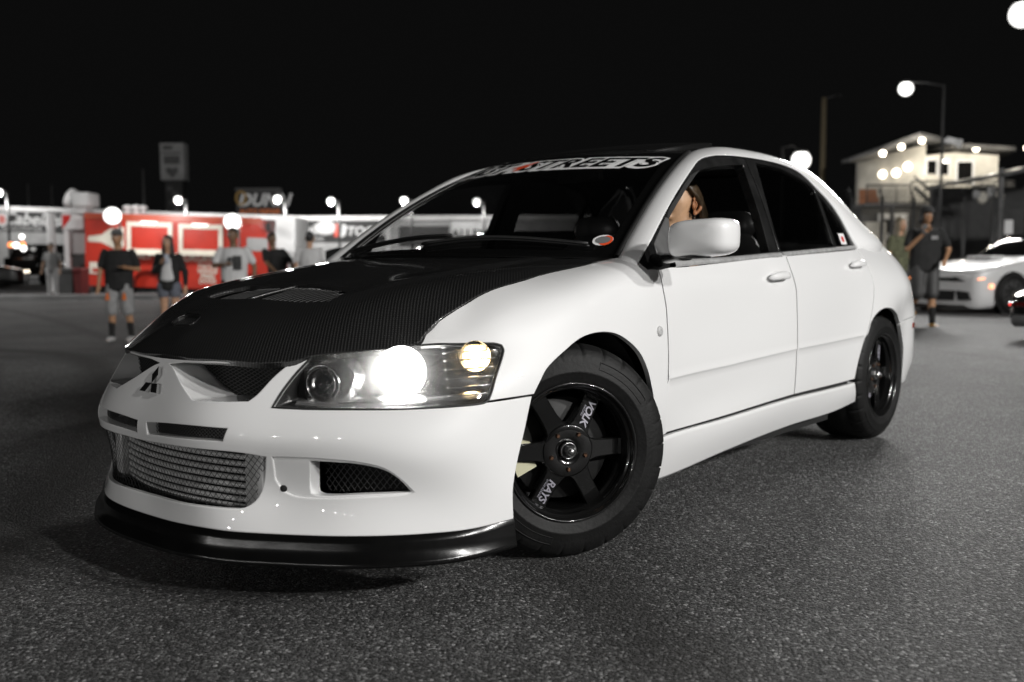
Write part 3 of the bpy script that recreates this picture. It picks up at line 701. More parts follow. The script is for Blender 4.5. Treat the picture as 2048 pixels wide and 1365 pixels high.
# -- pylon sign and hoarding
D = 78; k = D/FPX
py_ = stand('pylon_sign', 354, D, label='tall grey pylon with a pale rectangular sign board on top', cat='sign')
b = py_.location.z
bx('pylon', (-.66, .1, -.3), (.70, .9, hz(360, D)-b), M_dgrey, py_)
bx('sign_board', (-.92, -.1, hz(360, D)-b), (.92, 1.0, hz(288, D)-b), M_wall, py_)
for y0, y1, x0, x1 in ((293, 301, -.7, .1), (306, 309, -.8, .8), (313, 329, -.62, .62)): bx('sign_print', (x0, -.13, hz(y1, D)-b), (x1, -.09, hz(y0, D)-b), M_grey, py_)
q = [((.5+.02*0)*(math.sin(a)**3), -.125, hz(344, D)-b+.030*(13*math.cos(a)-5*math.cos(2*a)-2*math.cos(3*a))) for a in np.linspace(0, 6.283, 30, endpoint=False)]
mesh_obj('sign_heart', q, [tuple(range(30))], M_grey, py_, False)
for i, (x, z) in enumerate(((-.3, 375), (.1, 385), (-.15, 402), (.2, 412))): bx('pylon_print', (x-.22, .06, hz(z+6, D)-b), (x+.22, .11, hz(z-3, D)-b), M_grey, py_)
D = 66; k = D/FPX
hb_ = stand('hoarding', 522, D, label='black hoarding with white and orange lettering on two legs above the wall', cat='sign'); b = hb_.location.z
hw = 44*k
bx('sign_board', (-hw, 0, hz(431, D)-b), (hw, .25, hz(378, D)-b), M_bdark, hb_); bx('sign_frame', (-hw-.04, -.05, hz(380, D)-b), (hw+.06, .3, hz(377, D)-b), M_galv, hb_); bx('sign_frame', (hw-.02, -.05, hz(431, D)-b), (hw+.08, .3, hz(380, D)-b), M_galv, hb_)
for x in (-hw*.7, hw*.7): cyl('leg', (x, .12, -.2), (x, .12, hz(431, D)-b), .08, M_galv, hb_)
R9 = Matrix.Rotation(math.radians(90), 4, 'X')
text_obj('sign_lettering', 'DUNN', 1.15, M_bprint, hb_, Matrix.Translation((lat(533, D)-lat(522, D), -.03, hz(401, D)-b)) @ R9, shear=.3, offset=.03)
text_obj('sign_lettering', 'AUTO REPAIR', .44, M_orange, hb_, Matrix.Translation((lat(525, D)-lat(522, D), -.03, hz(423, D)-b)) @ R9, offset=.012)
rg = MB().tube([(lat(488, D)-lat(522, D)+.32*math.cos(a), -.03, hz(396, D)-b+.42*math.sin(a)) for a in np.linspace(0, 6.283, 24, endpoint=False)], .075, 6, closed=True); rg.build('sign_ring', mat('ochre_print', (.32, .19, .04), .5), hb_)
for px, y0, y1, rr, lb in ((295, 338, 440, .10, 'bare grey pole standing behind the food truck roof'), (66, 365, 412, .06, 'thin grey mast above the black script banner'), (113, 368, 412, .06, 'thin grey mast above the kiosk')):
    o = stand('pole', px, 64, label=lb, cat='pole'); cyl('pole_shaft', (0, 0, -.3), (0, 0, hz(y0, 64)-o.location.z), rr, M_galv, o, 8, rr*.7)

# -- food truck
D = 32; k = D/FPX
ft = stand('food_truck', 172, D, tilt=math.radians(1.9), label='red food truck with two white-framed serving hatches and cream lettering', cat='food truck')
def X(px): return (px-172)*k
def Zt(px, py): return hz(py, D)-ft.location.z+X(px)*math.tan(math.radians(1.9))
zb, zt = Zt(180, 568), Zt(172, 426)
body = MB(); 
sec = [(X(172), zb), (X(500), zb), (X(500), zb+.02), (X(548), zb+.02), (X(548), Zt(545, 505)), (X(535), Zt(535, 475)), (X(524), zt), (X(172), zt)]
body.prism(sec, 0, 2.1, Matrix(((1, 0, 0, 0), (0, 0, 1, 0), (0, 1, 0, 0), (0, 0, 0, 1))))
body.build('truck_body', M_truck, ft)
bx('roof_band', (X(172)-.02, -.03, zt-.16), (X(522), .02, zt+.04), varied('truck_band', (.34, .05, .02), .4, .1, 2), ft)
for a, c, y0, y1 in ((256, 346, 441, 503), (359, 446, 446, 505)):
    f = MB(); z0, z1 = Zt(a, y1), Zt(a, y0); f.box((X(a), -.06, z0), (X(a)+.13, .02, z1)).box((X(c)-.13, -.06, z0), (X(c), .02, z1)).box((X(a), -.061, z1-.15), (X(c), .019, z1)).box((X(a), -.061, z0), (X(c), .019, z0+.14))
    fr = f.build('hatch_frame', M_cream, ft); bx('hatch_panel', (X(a)+.13, -.02, z0+.14), (X(c)-.13, .02, z1-.15), M_truck, fr)
    bx('serving_shelf', (X(a)-.05, -.32, z0-.05), (X(c)+.05, -.02, z0), M_cream, ft); 
    MB().tube([((X(a)+X(c))/2-.25, -.10, z1-.02), ((X(a)+X(c))/2+.25, -.10, z1-.02)], .035, 8).build('strip_light', lampm('strip_glow', 1.6), ft)
bp = [(X(178), -.012, Zt(178, 470)), (X(178), -.012, Zt(178, 480)), (X(205), -.012, Zt(205, 482)), (X(232), -.012, Zt(232, 496)), (X(250), -.012, Zt(250, 492)), (X(250), -.012, Zt(250, 452)), (X(222), -.012, Zt(222, 455)), (X(205), -.012, Zt(205, 467))]
mesh_obj('bottle_print', bp, [tuple(range(8))], M_cream, ft, False)
RX = lambda px, py: Matrix.Translation((X(px), -.015, Zt(px, py))) @ Matrix.Rotation(math.radians(90), 4, 'X')
text_obj('truck_lettering', 'CURLY FRIES', .26, M_cream, ft, RX(300, 511), offset=.006); text_obj('truck_lettering', 'BURGERS', .32, M_cream, ft, RX(398, 515), offset=.006)
for i, w_ in enumerate(('TACOS', 'WINGS', 'FRIES', 'DOGS')): text_obj('truck_lettering', w_, .20, M_cream, ft, RX(416, 531+i*10), offset=.006)
bx('menu_board', (X(181), -.03, Zt(181, 544)), (X(206), .0, Zt(181, 521)), M_cream, ft); bx('menu_print', (X(187), -.035, Zt(181, 541)), (X(204), -.02, Zt(181, 533)), M_truck, ft)
bx('cab_window', (X(494), -.02, Zt(494, 500)), (X(536), .01, Zt(494, 474)), mat('pale_pane', .30, .15, coat=1), ft); bx('cab_mirror', (X(534), -.18, Zt(534, 462)), (X(540), -.04, Zt(534, 445)), M_plastic, ft)
for px in (297, 512):
    MB().lathe([(.0001, -.02), (.20, -.03), (.36, -.02), (.40, .02), (.40, .22)], 24, Matrix.Translation((X(px), .06, .40)) @ Matrix.Rotation(math.radians(90), 4, 'X')).build('wheel', M_rubber, ft)
bx('chassis', (X(185), .15, zb-.22), (X(535), 1.9, zb), M_dark, ft); bx('white_cab_panel', (X(549), .1, Zt(545, 500)), (X(588), 2.0, Zt(545, 432)), M_wallw, ft)
for px0, px1, y0, y1, lb in ((257, 293, 404, 425, 'white ventilator cluster on the food truck roof, beside the left lamp'), (148, 196, 380, 424, 'white extractor fan box standing on the kiosk roof')):
    e = stand('roof_fan' if px0 > 200 else 'extractor_fan', (px0+px1)/2, D+.9, hz(y1, D), label=lb, cat='fan'); w2 = (px1-px0)/2*k; h2 = (y1-y0)*k
    if px0 > 200:
        for i in range(4): MB().lathe([(.09, 0), (.09, h2*.55), (.15, h2*.6), (.15, h2*.8), (.02, h2*.95)], 14, Matrix.Translation((-w2+.08+i*.145, (i % 2)*.2, 0))).build('vent_cowl', M_wallw, e)
    else:
        bx('fan_base', (-w2*.5, -.3, 0), (w2*.6, .4, h2*.32), M_wall, e); bx('fan_housing', (-w2*.45, -.4, h2*.32), (w2, .5, h2*.98), M_wall, e, .05)
        MB().lathe([(.10, -.1), (.30, -.08), (.33, .05), (.33, .2)], 20, Matrix.Translation((-w2*.62, .0, h2*.66)) @ Matrix.Rotation(math.radians(-65), 4, 'Y')).build('fan_mouth', M_wallw, e)
for px, py, lb in ((232, 430, 'brightest lamp on a stalk at the left of the food truck'), (470, 443, 'bright lamp on a stalk at the right of the food truck')):
    o = stand('work_lamp', px, D-.9, label=lb, cat='lamp', group='work lamps lighting the food truck'); h = hz(py, D-.9)-o.location.z
    cyl('stalk', (.12, .25, -.1), (.12, .25, h), .035, M_galv, o); MB().lathe([(.05, .2), (.17, .11), (.17, .09)], 20, Matrix.Translation((0, .08, h)) @ Matrix.Rotation(math.radians(-90), 4, 'X')).build('lamp_shade', M_galv, o)
    MB().ball((0, -.02, h), .27, n=12).build('lamp_globe', M_lampt, o)
for px, dd in ((232, 30.2), (470, 30.2)):
    x, y = place(lat(px, dd), dd); flood('lamp_light', (x, y, 2.25), 20, .2, (x, y, 0))
# -- kiosk, bins
o = stand('kiosk', 140, 33, label='white post kiosk with a red and white board left of the food truck', cat='kiosk'); b = o.location.z; kk = 33/FPX
for px in (107, 138): bx('post', ((px-140-5)*kk, 0, 0), ((px-140+5)*kk, .18, hz(424, 33)-b), M_wallw, o)
bx('sign_board', (-8*kk, -.05, hz(456, 33)-b), (34*kk, .05, hz(422, 33)-b), M_wallw, o)
mesh_obj('board_print', [(-7*kk, -.055, hz(455, 33)-b), (8*kk, -.055, hz(438, 33)-b), (10*kk, -.055, hz(428, 33)-b), (-7*kk, -.055, hz(428, 33)-b)], [(0, 1, 2, 3)], M_red, o, False)
bx('side_panel', (5*kk, .1, hz(505, 33)-b), (34*kk, .2, hz(456, 33)-b), M_wall, o); bx('counter', (-30*kk, .1, hz(510, 33)-b), (34*kk, .8, hz(504, 33)-b), M_dgrey, o); bx('back_panel', (-36*kk, 1.2, 0), (34*kk, 1.3, hz(470, 33)-b), M_grey, o); bx('kiosk_roof', (-38*kk, 0, hz(424, 33)-b), (36*kk, 1.3, hz(420, 33)-b), M_wall, o)
for px, m, lb in ((138, M_dgrey, 'black wheelie bin left of the food truck'), (165, M_binred, 'dark red wheelie bin between the black bin and the food truck')):
    o = stand('wheelie_bin', px, 29, label=lb, cat='bin'); w_ = .27 if px < 150 else .12
    rows = [[(x*w_*s, y*.3*s, z) for x, y in ((-1, -1), (1, -1), (1, 1), (-1, 1))] for s, z in ((.82, .05), (.95, .7), (1.0, .72), (1.04, .74), (1.04, .80), (.9, .84))]
    loft('bin_body', rows, m, o, closed_u=True, caps=True, smooth=False); 
    for s in (-1, 1): MB().tube([(s*w_*.7-.03, .28, .08), (s*w_*.7+.03, .28, .08)], .08, 12).build('wheel', M_rubber, o)
    MB().tube([(-w_*.7, .36, .78), (w_*.7, .36, .78)], .018, 6).build('handle', M_plastic, o)
# kerb strip in front of the truck
kv = MB(); kv.box((lat(-400, 27), -.3, -.1), (lat(330, 27), .3, .13), 0, .02)
kb = kv.build('kerb', M_conc); x, y = place(0, 26.5); kb.location = (x, y, ground_z(*place(lat(60, 27), 27))); kb.rotation_euler = (0, 0, VROT); tag(kb, kind='structure')

# -- simple cars for the distance: lofted shell with glass, wheels, lamps
def shell_car(name, label, paint, px, D, head, pts, cabin, wheels, grp=None, wr=.34, z=None):
    """head: heading angle in the view frame (0 = to the right, 180 = to the left); pts: body sections (x, half width, sill, shoulder, top)"""
    x, y = place(lat(px, D), D); o = empty(name, (x, y, ground_z(x, y) if z is None else z), VROT+math.radians(head), label=label, cat='car', group=grp)
    rows = []
    for X_, w, z0, zs, zt_ in pts:
        rows.append([(X_, -w*.93, z0), (X_, -w, z0+.10), (X_, -w*1.0, (z0+zs)/2), (X_, -w*.985, zs-.05), (X_, -w*.93, zs), (X_, -w*.72, zt_-.01), (X_, -w*.35, zt_), (X_, 0, zt_+.005)])
    R_ = np.array(rows); full = np.concatenate([R_, (R_*[1, -1, 1])[:, ::-1][:, 1:]], 1)
    fine = rspl(full, full.shape[1]*2-1, len(full)*4)
    first = fine[0].copy(); c = np.array([first[0, 0], 0, first[0, 2]])
    fine = np.concatenate([[c+(first-c)*.01], [c+(first-c)*.6+[.012, 0, 0]], fine, [np.array([fine[-1][0, 0], 0, fine[-1][0, 2]])+(fine[-1]-np.array([fine[-1][0, 0], 0, fine[-1][0, 2]]))*.01]])
    loft('car_body', fine, paint, o)
    if cabin:
        rows = []
        for X_, w, zb_, zt_ in cabin: rows.append([(X_, -w, zb_), (X_, -w*.9, (zb_+zt_)/2), (X_, -w*.76, zt_-.03), (X_, -w*.5, zt_), (X_, 0, zt_+.01), (X_, w*.5, zt_), (X_, w*.76, zt_-.03), (X_, w*.9, (zb_+zt_)/2), (X_, w, zb_)])
        loft('cabin_glass', rspl(rows, 17, 16), M_pane, o); 
        rr = [r for r in rows if r[4][2] > max(q[4][2] for q in rows)-.08]
        loft('roof', np.array([[(p[0], p[1]*1.01, p[2]+.012) for p in r[2:7]] for r in rr]), paint, o)
    for wx, wy in wheels:
        w = empty('wheel'); w.parent = o; S = 1 if wy > 0 else -1
        Mx = Matrix.Translation((wx, wy, wr)) @ Matrix.Rotation(math.radians(-90*S), 4, 'X')
        MB().lathe([(wr*.68, -.02), (wr*.72, .005), (wr*.9, .01), (wr*.985, -.02), (wr, -.06), (wr, -.22)], 36, Mx).build('tyre', M_rubber, w)
        rm = MB().lathe([(wr*.70, -.02), (wr*.70, .0), (wr*.64, -.005), (wr*.63, -.12), (wr*.2, -.14)], 30, Mx)
        for i in range(10):
            a = math.pi*2*i/10
            for d in (-.13, .13): rm.tube([Mx @ Vector((.05*math.cos(a), .05*math.sin(a), -.02)), Mx @ Vector((wr*.66*math.cos(a+d), wr*.66*math.sin(a+d), -.012))], .013, 4)
        rm.ball(Mx @ Vector((0, 0, -.02)), .055, n=6); rm.build('rim', M_galv, w)
        MB().lathe([(.0001, 0), (wr*1.12, 0)], 30, Mx @ Matrix.Translation((0, 0, -.027))).build('wheel_well', M_dark, o)
    return o
muscle = [(.98, .62, .16, .64, .70), (.96, .74, .12, .70, .76), (.86, .84, .11, .77, .81), (.62, .92, .13, .84, .88), (.25, .955, .18, .92, .95), (-.4, .955, .17, .97, 1.02), (-1.0, .95, .17, 1.0, 1.06), (-2.4, .95, .17, 1.02, 1.08), (-3.3, .955, .19, 1.06, 1.12), (-3.9, .90, .24, 1.05, 1.12), (-4.05, .80, .34, 1.0, 1.05)]
cab = [(-.55, .80, .98, 1.03), (-1.1, .80, 1.02, 1.36), (-1.6, .80, 1.02, 1.46), (-2.4, .80, 1.02, 1.45), (-3.0, .78, 1.06, 1.30), (-3.4, .76, 1.08, 1.11)]
mc = shell_car('muscle_car', 'white muscle car with a black headlamp band and two black lower intakes', mat('white_car_paint', .60, .35, coat=1), 1958, 18.4, 180+22, muscle, cab, [(.25, .99), (.25, -.99), (-2.8, .99), (-2.8, -.99)], wr=.36)
def on_nose(pts, m, name, off=.012):
    """flat dark shapes set on the nose (y across, z up), pushed onto the body by its section outline"""
    V = []
    for y, z in pts:
        x = float(np.interp(abs(y), [0, .4, .62, .74, .84, .92], [.995, .995, .985, .965, .87, .64])); V.append((x+off, y, z))
    n = len(V); B_ = [(x-.05, y, z) for x, y, z in V]
    MB().add(V+B_, [tuple(range(n)), tuple(range(n, 2*n))[::-1]]+[(i, (i+1) % n, n+(i+1) % n, n+i) for i in range(n)]).build(name, m, mc)
for s in (1, -1):
    on_nose([(s*.30, .58), (s*.55, .585), (s*.80, .60), (s*.86, .665), (s*.60, .685), (s*.30, .66)], M_pane, 'headlamp')
    on_nose([(s*.46, .25), (s*.72, .26), (s*.66, .40), (s*.42, .42)], M_dark, 'lower_intake', .03)
    on_nose([(s*.80, .615), (s*.855, .625), (s*.862, .652), (s*.82, .645)], M_amber, 'indicator', .022)
    MB().box((.655, min(s*.88, s*.925), .46), (.74, max(s*.88, s*.925), .54), 0, .01).build('side_marker', M_amber, mc)
on_nose([(-.28, .59), (.28, .59), (.29, .655), (-.29, .655)], M_dark, 'upper_grille'); on_nose([(-.34, .24), (.34, .24), (.36, .42), (-.36, .42)], M_dark, 'centre_intake', .03)
MB().box((.80, -.74, .09), (1.03, .74, .12), 0, .01).build('splitter', M_plastic, mc)
MB().box((-.30, -.28, 1.0), (.05, .28, 1.045), 0, .02).build('bonnet_scoop', mat('white_scoop', .74, .35, coat=1), mc)
# black car whose tail reaches in from the right
tail = [(-2.46, .72, .24, .54, .575), (-2.44, .80, .20, .575, .61), (-2.30, .88, .17, .615, .66), (-2.0, .915, .17, .68, .75), (-1.5, .93, .17, .76, .84), (-.8, .94, .17, .84, .92), (.6, .94, .17, .84, .90), (1.5, .93, .17, .80, .84), (2.1, .85, .2, .66, .72), (2.3, .7, .3, .55, .6)]
bc = shell_car('black_coupe', 'black car whose tail with one red lamp reaches in at the right edge', mat('black_car_paint', .012, .2, coat=1), 2352, 12.0, 37, [(x, w, z0*.85, zs*.86, zt_*.86) for x, w, z0, zs, zt_ in tail], [(-1.4, .78, .70, .74), (-.7, .78, .76, 1.0), (.2, .76, .9, 1.2), (1.0, .76, .88, .92)], [(1.4, .9), (1.4, -.9), (-1.5, .9), (-1.5, -.9)], wr=.33)
MB().box((-2.49, .45, .385), (-2.38, .84, .435), 0, .015).build('rear_lamp', mat('dark_red_lens', (.08, .004, .003), .15, coat=1), bc)
MB().ball((-2.47, .80, .41), .022, n=8).build('lit_rear_lamp', M_tail, bc)
MB().box((-2.50, -.70, .16), (-2.30, .80, .30), 0, .05).build('rear_diffuser', M_grey, bc)
# dark vehicles at the far left
pk = stand('pickup_truck', 70, 44, label='dark pickup facing us with lit headlamps and amber side lamps at the far left', cat='pickup'); kk = 44/FPX; b = pk.location.z
rows = []
for s, z in ((.95, .45), (1.0, .75), (1.0, 1.15), (.97, 1.2), (.86, 1.25), (.78, 1.72), (.70, 1.8)): rows.append([(x*s*.95, y*s*2.2+1.5, z) for x, y in ((-1, -1), (-.5, -1.03), (.5, -1.03), (1, -1), (1, 1), (-1, 1))])
loft('truck_body', rows, M_black, pk, closed_u=True, caps=True); bx('radiator_grille', (-.5, -.80, .70), (.5, -.74, 1.05), M_plastic, pk); bx('bumper', (-.95, -.9, .42), (.95, -.72, .62), M_plastic, pk, .03); bx('windscreen', (-.72, -.42, 1.30), (.72, -.38, 1.66), M_pane, pk)
for s in (-1, 1): MB().lathe([(.0001, -.3), (.3, -.3), (.36, -.25), (.36, 0)], 20, Matrix.Translation((s*.80, -.3, .36)) @ Matrix.Rotation(math.radians(90*s), 4, 'Y')).build('wheel', M_rubber, pk)
for px, py, m, nm_, r in ((57, 488, M_lamp, 'headlamp', .13), (71, 494, M_lamp, 'headlamp', .13), (60, 471, M_lamp, 'roof_lamp', .11), (46, 487, M_amber, 'side_lamp', .12), (70, 486, M_amber, 'side_lamp', .12)):
    MB().ball(((px-70)*kk, -.85 if 'roof' not in nm_ else -.45, hz(py, 44)-b), r, n=8).build(nm_, m, pk)
dc = shell_car('parked_car', 'dark parked car at the far left edge in front of the pickup', mat('dark_car_paint', .02, .3, coat=1), 4, 40, 20, [(x, w*.92, z0, zs*.9, zt_*.9) for x, w, z0, zs, zt_ in muscle], [(x, w*.9, zb_*.9, zt_*.92) for x, w, zb_, zt_ in cab], [(0, .86), (0, -.86), (-3, .86), (-3, -.86)])
MB().ball((.93, .55, .62), .08, n=8).build('headlamp', M_lampw, dc); MB().ball((.93, -.55, .62), .08, n=8).build('headlamp', M_lampw, dc)
# black car with a rear wing just behind the windscreen edge
wc = shell_car('winged_car', 'black car with a raised rear wing seen beyond the bonnet next to the windscreen', mat('black_wing_paint', .012, .2, coat=1), 1030, 9.2, 10, [(x*.95+2.0, w*.95, z0, zs*.80, zt_*.80) for x, w, z0, zs, zt_ in muscle], [(x*.95+2.0, w*.95, zb_*.78, zt_*.80) for x, w, zb_, zt_ in cab], [(2.0, .88), (2.0, -.88), (-.9, .88), (-.9, -.88)], wr=.31)
wg = [[(-1.75+.24*u+.02, y, 1.00+.035*math.sin(u*3.0)-.02*u+dz) for u in np.linspace(0, 1, 9)] for y, dz in ((-.72, -.10), (-.72, 0), (-.3, .0), (.3, .0), (.72, 0), (.72, -.10))]
loft('rear_wing', wg, mat('wing_black', .015, .15, coat=1), wc)
for s in (-.4, .4): bx('wing_strut', (-1.66, s-.015, .82), (-1.56, s+.015, 1.02), M_black, wc)

# -- control building on the right
D = 38; k = D/FPX
cb = stand('control_building', 1850, D, label='two-storey pale control building with lamps under its sloping eaves', cat='building'); b = cb.location.z
def X(px): return (px-1850)*k
def Z(py): return hz(py, D)-b
bx('lower_wall', (X(1730), .6, -.3), (X(2000), 6, Z(418)), M_dgrey, cb)
MB().prism([(X(1843), Z(416)), (X(1987), Z(416)), (X(1987), Z(318)), (X(1900), Z(312)), (X(1843), Z(318))], .0, 5.0, Matrix(((1, 0, 0, 0), (0, 0, 1, 0), (0, 1, 0, 0), (0, 0, 0, 1)))).build('front_wall', M_beige, cb)
MB().add([(X(1771), 3.2, Z(410)), (X(1843), 0, Z(414)), (X(1843), 0, Z(296)), (X(1771), 3.2, Z(312)), (X(1771), 3.6, Z(410)), (X(1843), .4, Z(414)), (X(1843), .4, Z(296)), (X(1771), 3.6, Z(312))], [(0, 1, 2, 3), (7, 6, 5, 4), (0, 4, 5, 1), (3, 2, 6, 7), (0, 3, 7, 4), (1, 5, 6, 2)]).build('side_wall', M_beige, cb)
MB().add([(X(1771), 3.17, Z(408)), (X(1795), 2.1, Z(409)), (X(1790), 2.32, Z(375)), (X(1771), 3.17, Z(372))], [(0, 1, 2, 3)]).build('brick_panel', mat('terracotta_panel', (.42, .17, .08), .8), cb)
for rf, m_ in (([(X(1712), 1.0, Z(317)), (X(1806), -1.2, Z(280)), (X(1872), -.4, Z(287)), (X(1880), 6, Z(292)), (X(1780), 6, Z(296))], M_grey), ([(X(1866), -1.2, Z(300)), (X(1995), -1.0, Z(307)), (X(2034), 2, Z(313)), (X(1995), 6, Z(308)), (X(1866), 6, Z(298))], M_bdark)):
    n = len(rf); th = 7*k; MB().add(rf+[(x, y, z-th) for x, y, z in rf], [tuple(range(n)), tuple(range(n, 2*n))[::-1]]+[(i, (i+1) % n, n+(i+1) % n, n+i) for i in range(n)]).build('roof', m_, cb)
for px, yy, pz, w_ in ((1744, -.9, 322, 45), (1800, -1.2, 305, 55), (1808, -.3, 352, 26), (1862, -1.6, 330, 40), (1920, -1.7, 318, 85), (1975, -1.5, 320, 50), (1925, -2.6, 440, 110)):  # last entry is an added light brightening the roller door, no lamp there
    q = cb.matrix_basis @ Vector((X(px), yy, Z(pz))); flood('lamp_light', q, w_, .12, (q.x, q.y, 0), None, (1, .92, .78))
for x0, x1, y0, y1, nm_ in ((1846, 1864, 328, 354, 'window'), (1870, 1888, 328, 355, 'window'), (1906, 1935, 331, 374, 'door')):
    f = MB(); e = .09
    f.box((X(x0)-e, -.05, Z(y1)-e*.5), (X(x0), .0, Z(y0)+e)).box((X(x1), -.05, Z(y1)-e*.5), (X(x1)+e, .0, Z(y0)+e)).box((X(x0), -.05, Z(y0)), (X(x1), 0, Z(y0)+e))
    w_ = f.build(nm_, M_wallw, cb); bx('pane' if nm_ == 'window' else 'door_leaf', (X(x0), -.03, Z(y1)), (X(x1), -.005, Z(y0)), M_pane, w_)
for i, (px, py) in enumerate(((1744, 317), (1780, 305), (1820, 293), (1920, 310), (2019, 309))): MB().ball((X(px), -.7 if i < 3 else -.9, Z(py)), .12, n=8).build('eaves_lamp', M_lampw, cb)
for px, py in ((1796, 346), (1811, 346), (1823, 336)):
    yy = 3.2*(1843-px)/72; MB().ball((X(px), yy-.15, Z(py)), .16, n=8).build('wall_lamp', M_lampw, cb)
bx('balcony_deck', (X(1700), -1.3, Z(421)), (X(1990), .2, Z(415)), M_grey, cb)
def rail(x0, x1, y, z0, z1, n, nm_):
    r = MB(); r.tube([(x0, y, z1), (x1, y, z1)], .03, 6); r.tube([(x0, y, z0+.05), (x1, y, z0+.05)], .02, 6)
    rr = r.build(nm_, M_galv, cb)
    for i in range(n+1): x = x0+(x1-x0)*i/n; cyl('baluster', (x, y, z0), (x, y, z1), .014 if i % 6 else .03, M_galv, rr, 5)
rail(X(1705), X(1790), -1.25, Z(415), Z(380), 18, 'balcony_railing'); rail(X(1790), X(1988), -1.25, Z(415), Z(373), 44, 'balcony_railing')
MB().tube([(X(1793), -1.4, Z(365)), (X(1824), -2.2, Z(412))], .05, 6).tube([(X(1793), -1.4, Z(385)), (X(1824), -2.2, Z(430))], .08, 4).build('stair_rail', M_galv, cb)
bx('roller_door', (X(1882), .5, Z(525)), (X(1972), .62, Z(428)), varied('roller_grey', .17, .5, .12, 3), cb)
for i in range(14): bx('door_slat', (X(1882), .47, Z(524)+i*.135), (X(1972), .50, Z(524)+i*.135+.11), M_grey, cb)
bx('window', (X(1763), .5, Z(482)), (X(1822), .62, Z(430)), M_wallw, cb)
for x0, x1 in ((1771, 1788), (1796, 1813)): bx('pane', (X(x0), .46, Z(470)), (X(x1), .51, Z(442)), M_pane, cb)
bx('side_block', (X(1725), -.2, -.3), (X(1765), .5, Z(448)), M_beige, cb); bx('stacked_crate', (X(1928), -1.1, Z(415)), (X(1955), -.3, Z(378)), M_dgrey, cb)
for px in (1755, 1990): bx('post', (X(px)-.06, -1.3, -.3), (X(px)+.06, -1.18, Z(421)), M_dgrey, cb)
# flag on the lamp pole
fl = stand('flag', 1898, 29.6, 0, label='small white flag stretched beside the tall lamp pole', cat='flag'); kk = 29.6/FPX
rows = [[((px-1898)*kk, .1*math.sin(px*.4), hz(py, 29.6)+(.06*math.sin(px*.5))) for px, py in L] for L in ([(1877, 291), (1889, 284), (1900, 289), (1913, 292)], [(1879, 294), (1892, 293), (1903, 298), (1910, 306)])]
loft('flag_cloth', [np.array(r) for r in rows], M_wallw, fl)
# shed at the right edge
sh = stand('shed', 2070, 30, label='dark open shed with a sloping roof at the right edge', cat='shed'); b = sh.location.z; kk = 30/FPX
MB().prism([((1984-2070)*kk, hz(362, 30)-b), ((2200-2070)*kk, hz(318, 30)-b), ((2200-2070)*kk, hz(311, 30)-b), ((1984-2070)*kk, hz(355, 30)-b)], -.5, 5, Matrix(((1, 0, 0, 0), (0, 0, 1, 0), (0, 1, 0, 0), (0, 0, 0, 1)))).build('shed_roof', M_galv, sh)
bx('back_wall', ((1984-2070)*kk, 4.5, 0), ((2200-2070)*kk, 4.7, hz(360, 30)-b), M_dgrey, sh); bx('front_board', ((1984-2070)*kk, 0, 0), ((2200-2070)*kk, .1, hz(425, 30)-b), M_dgrey, sh)
for i, (px, py, r) in enumerate(((1992, 388, .12), (2005, 395, .16), (2022, 384, .14), (2040, 392, .15))): MB().ball(((px-2070)*kk, 1.5, hz(py, 30)-b), (r, r, r*1.3), n=8).build('hanging_bag', M_beige if i % 2 else M_wall, sh)
for px in (1986, 2047): bx('post', ((px-2070)*kk-.06, -.3, 0), ((px-2070)*kk+.06, -.18, hz(345, 30)-b), M_grey, sh)
ns = stand('notice_board', 2012, 26.5, label='small white notice on a thin post in front of the shed', cat='sign'); b = ns.location.z; kk = 26.5/FPX
bx('sign_plate', (-8*kk, -.02, hz(473, 26.5)-b), (8*kk, .02, hz(445, 26.5)-b), M_wallw, ns); cyl('post', (4*kk, .05, 0), (4*kk, .05, hz(450, 26.5)-b), .03, M_galv, ns)
# chain-link fence with barbed-wire arms
fe = stand('chain_link_fence', 1900, 27.5, label='tall chain-link fence with slanted barbed-wire arms in front of the control building', cat='fence'); b = fe.location.z; kk = 27.5/FPX; zt_ = hz(400, 27.5)-b
for px in (1700, 1760, 1822, 1870, 1923, 1982, 2047, 2110):
    x = (px-1900)*kk; p = cyl('fence_post', (x, 0, -.1), (x, 0, zt_), .045 if px != 1982 else .085, M_galv, fe); cyl('barb_arm', (x, 0, zt_), (x-.17, -.15, zt_+.26), .022, M_galv, p)
wv = MB()
for s in (1, -1):
    for xx in np.arange((1690-1900)*kk-zt_, (2120-1900)*kk+zt_, .16):
        a0, a1 = xx, xx+s*zt_; lo, hi = (1690-1900)*kk, (2120-1900)*kk
        t0, t1 = 0, 1
        for t in (0, 1): pass
        ts = [t for t in np.linspace(0, 1, 12) if lo <= a0+(a1-a0)*t <= hi]
        if len(ts) > 1: wv.tube([(a0+(a1-a0)*t, .03*s, .02+zt_*t) for t in (ts[0], ts[-1])], .0025, 3, cap=False)
w_ = wv.build('chain_link', M_galv, fe, fix=False); w_['kind'] = 'stuff'
for i in range(3): MB().tube([((1690-1900)*kk-.05*i, -.05*i, zt_+.09*i), ((2120-1900)*kk-.05*i, -.05*i, zt_+.09*i)], .008, 4).build('barbed_wire', M_galv, fe)
# low white barrier behind the muscle car
lb = stand('barrier', 1960, 24.5, label='low white concrete barrier behind the white muscle car', cat='barrier'); kk = 24.5/FPX
rows = [[((px-1960)*kk, y, z) for px in (1850, 1905, 1960, 2020, 2140)] for y, z in ((-.32, 0), (-.30, .12), (-.12, .35), (-.09, .88), (.09, .88), (.12, .35), (.3, .12), (.32, 0))]
loft('barrier_block', rows, M_wall, lb, smooth=False)
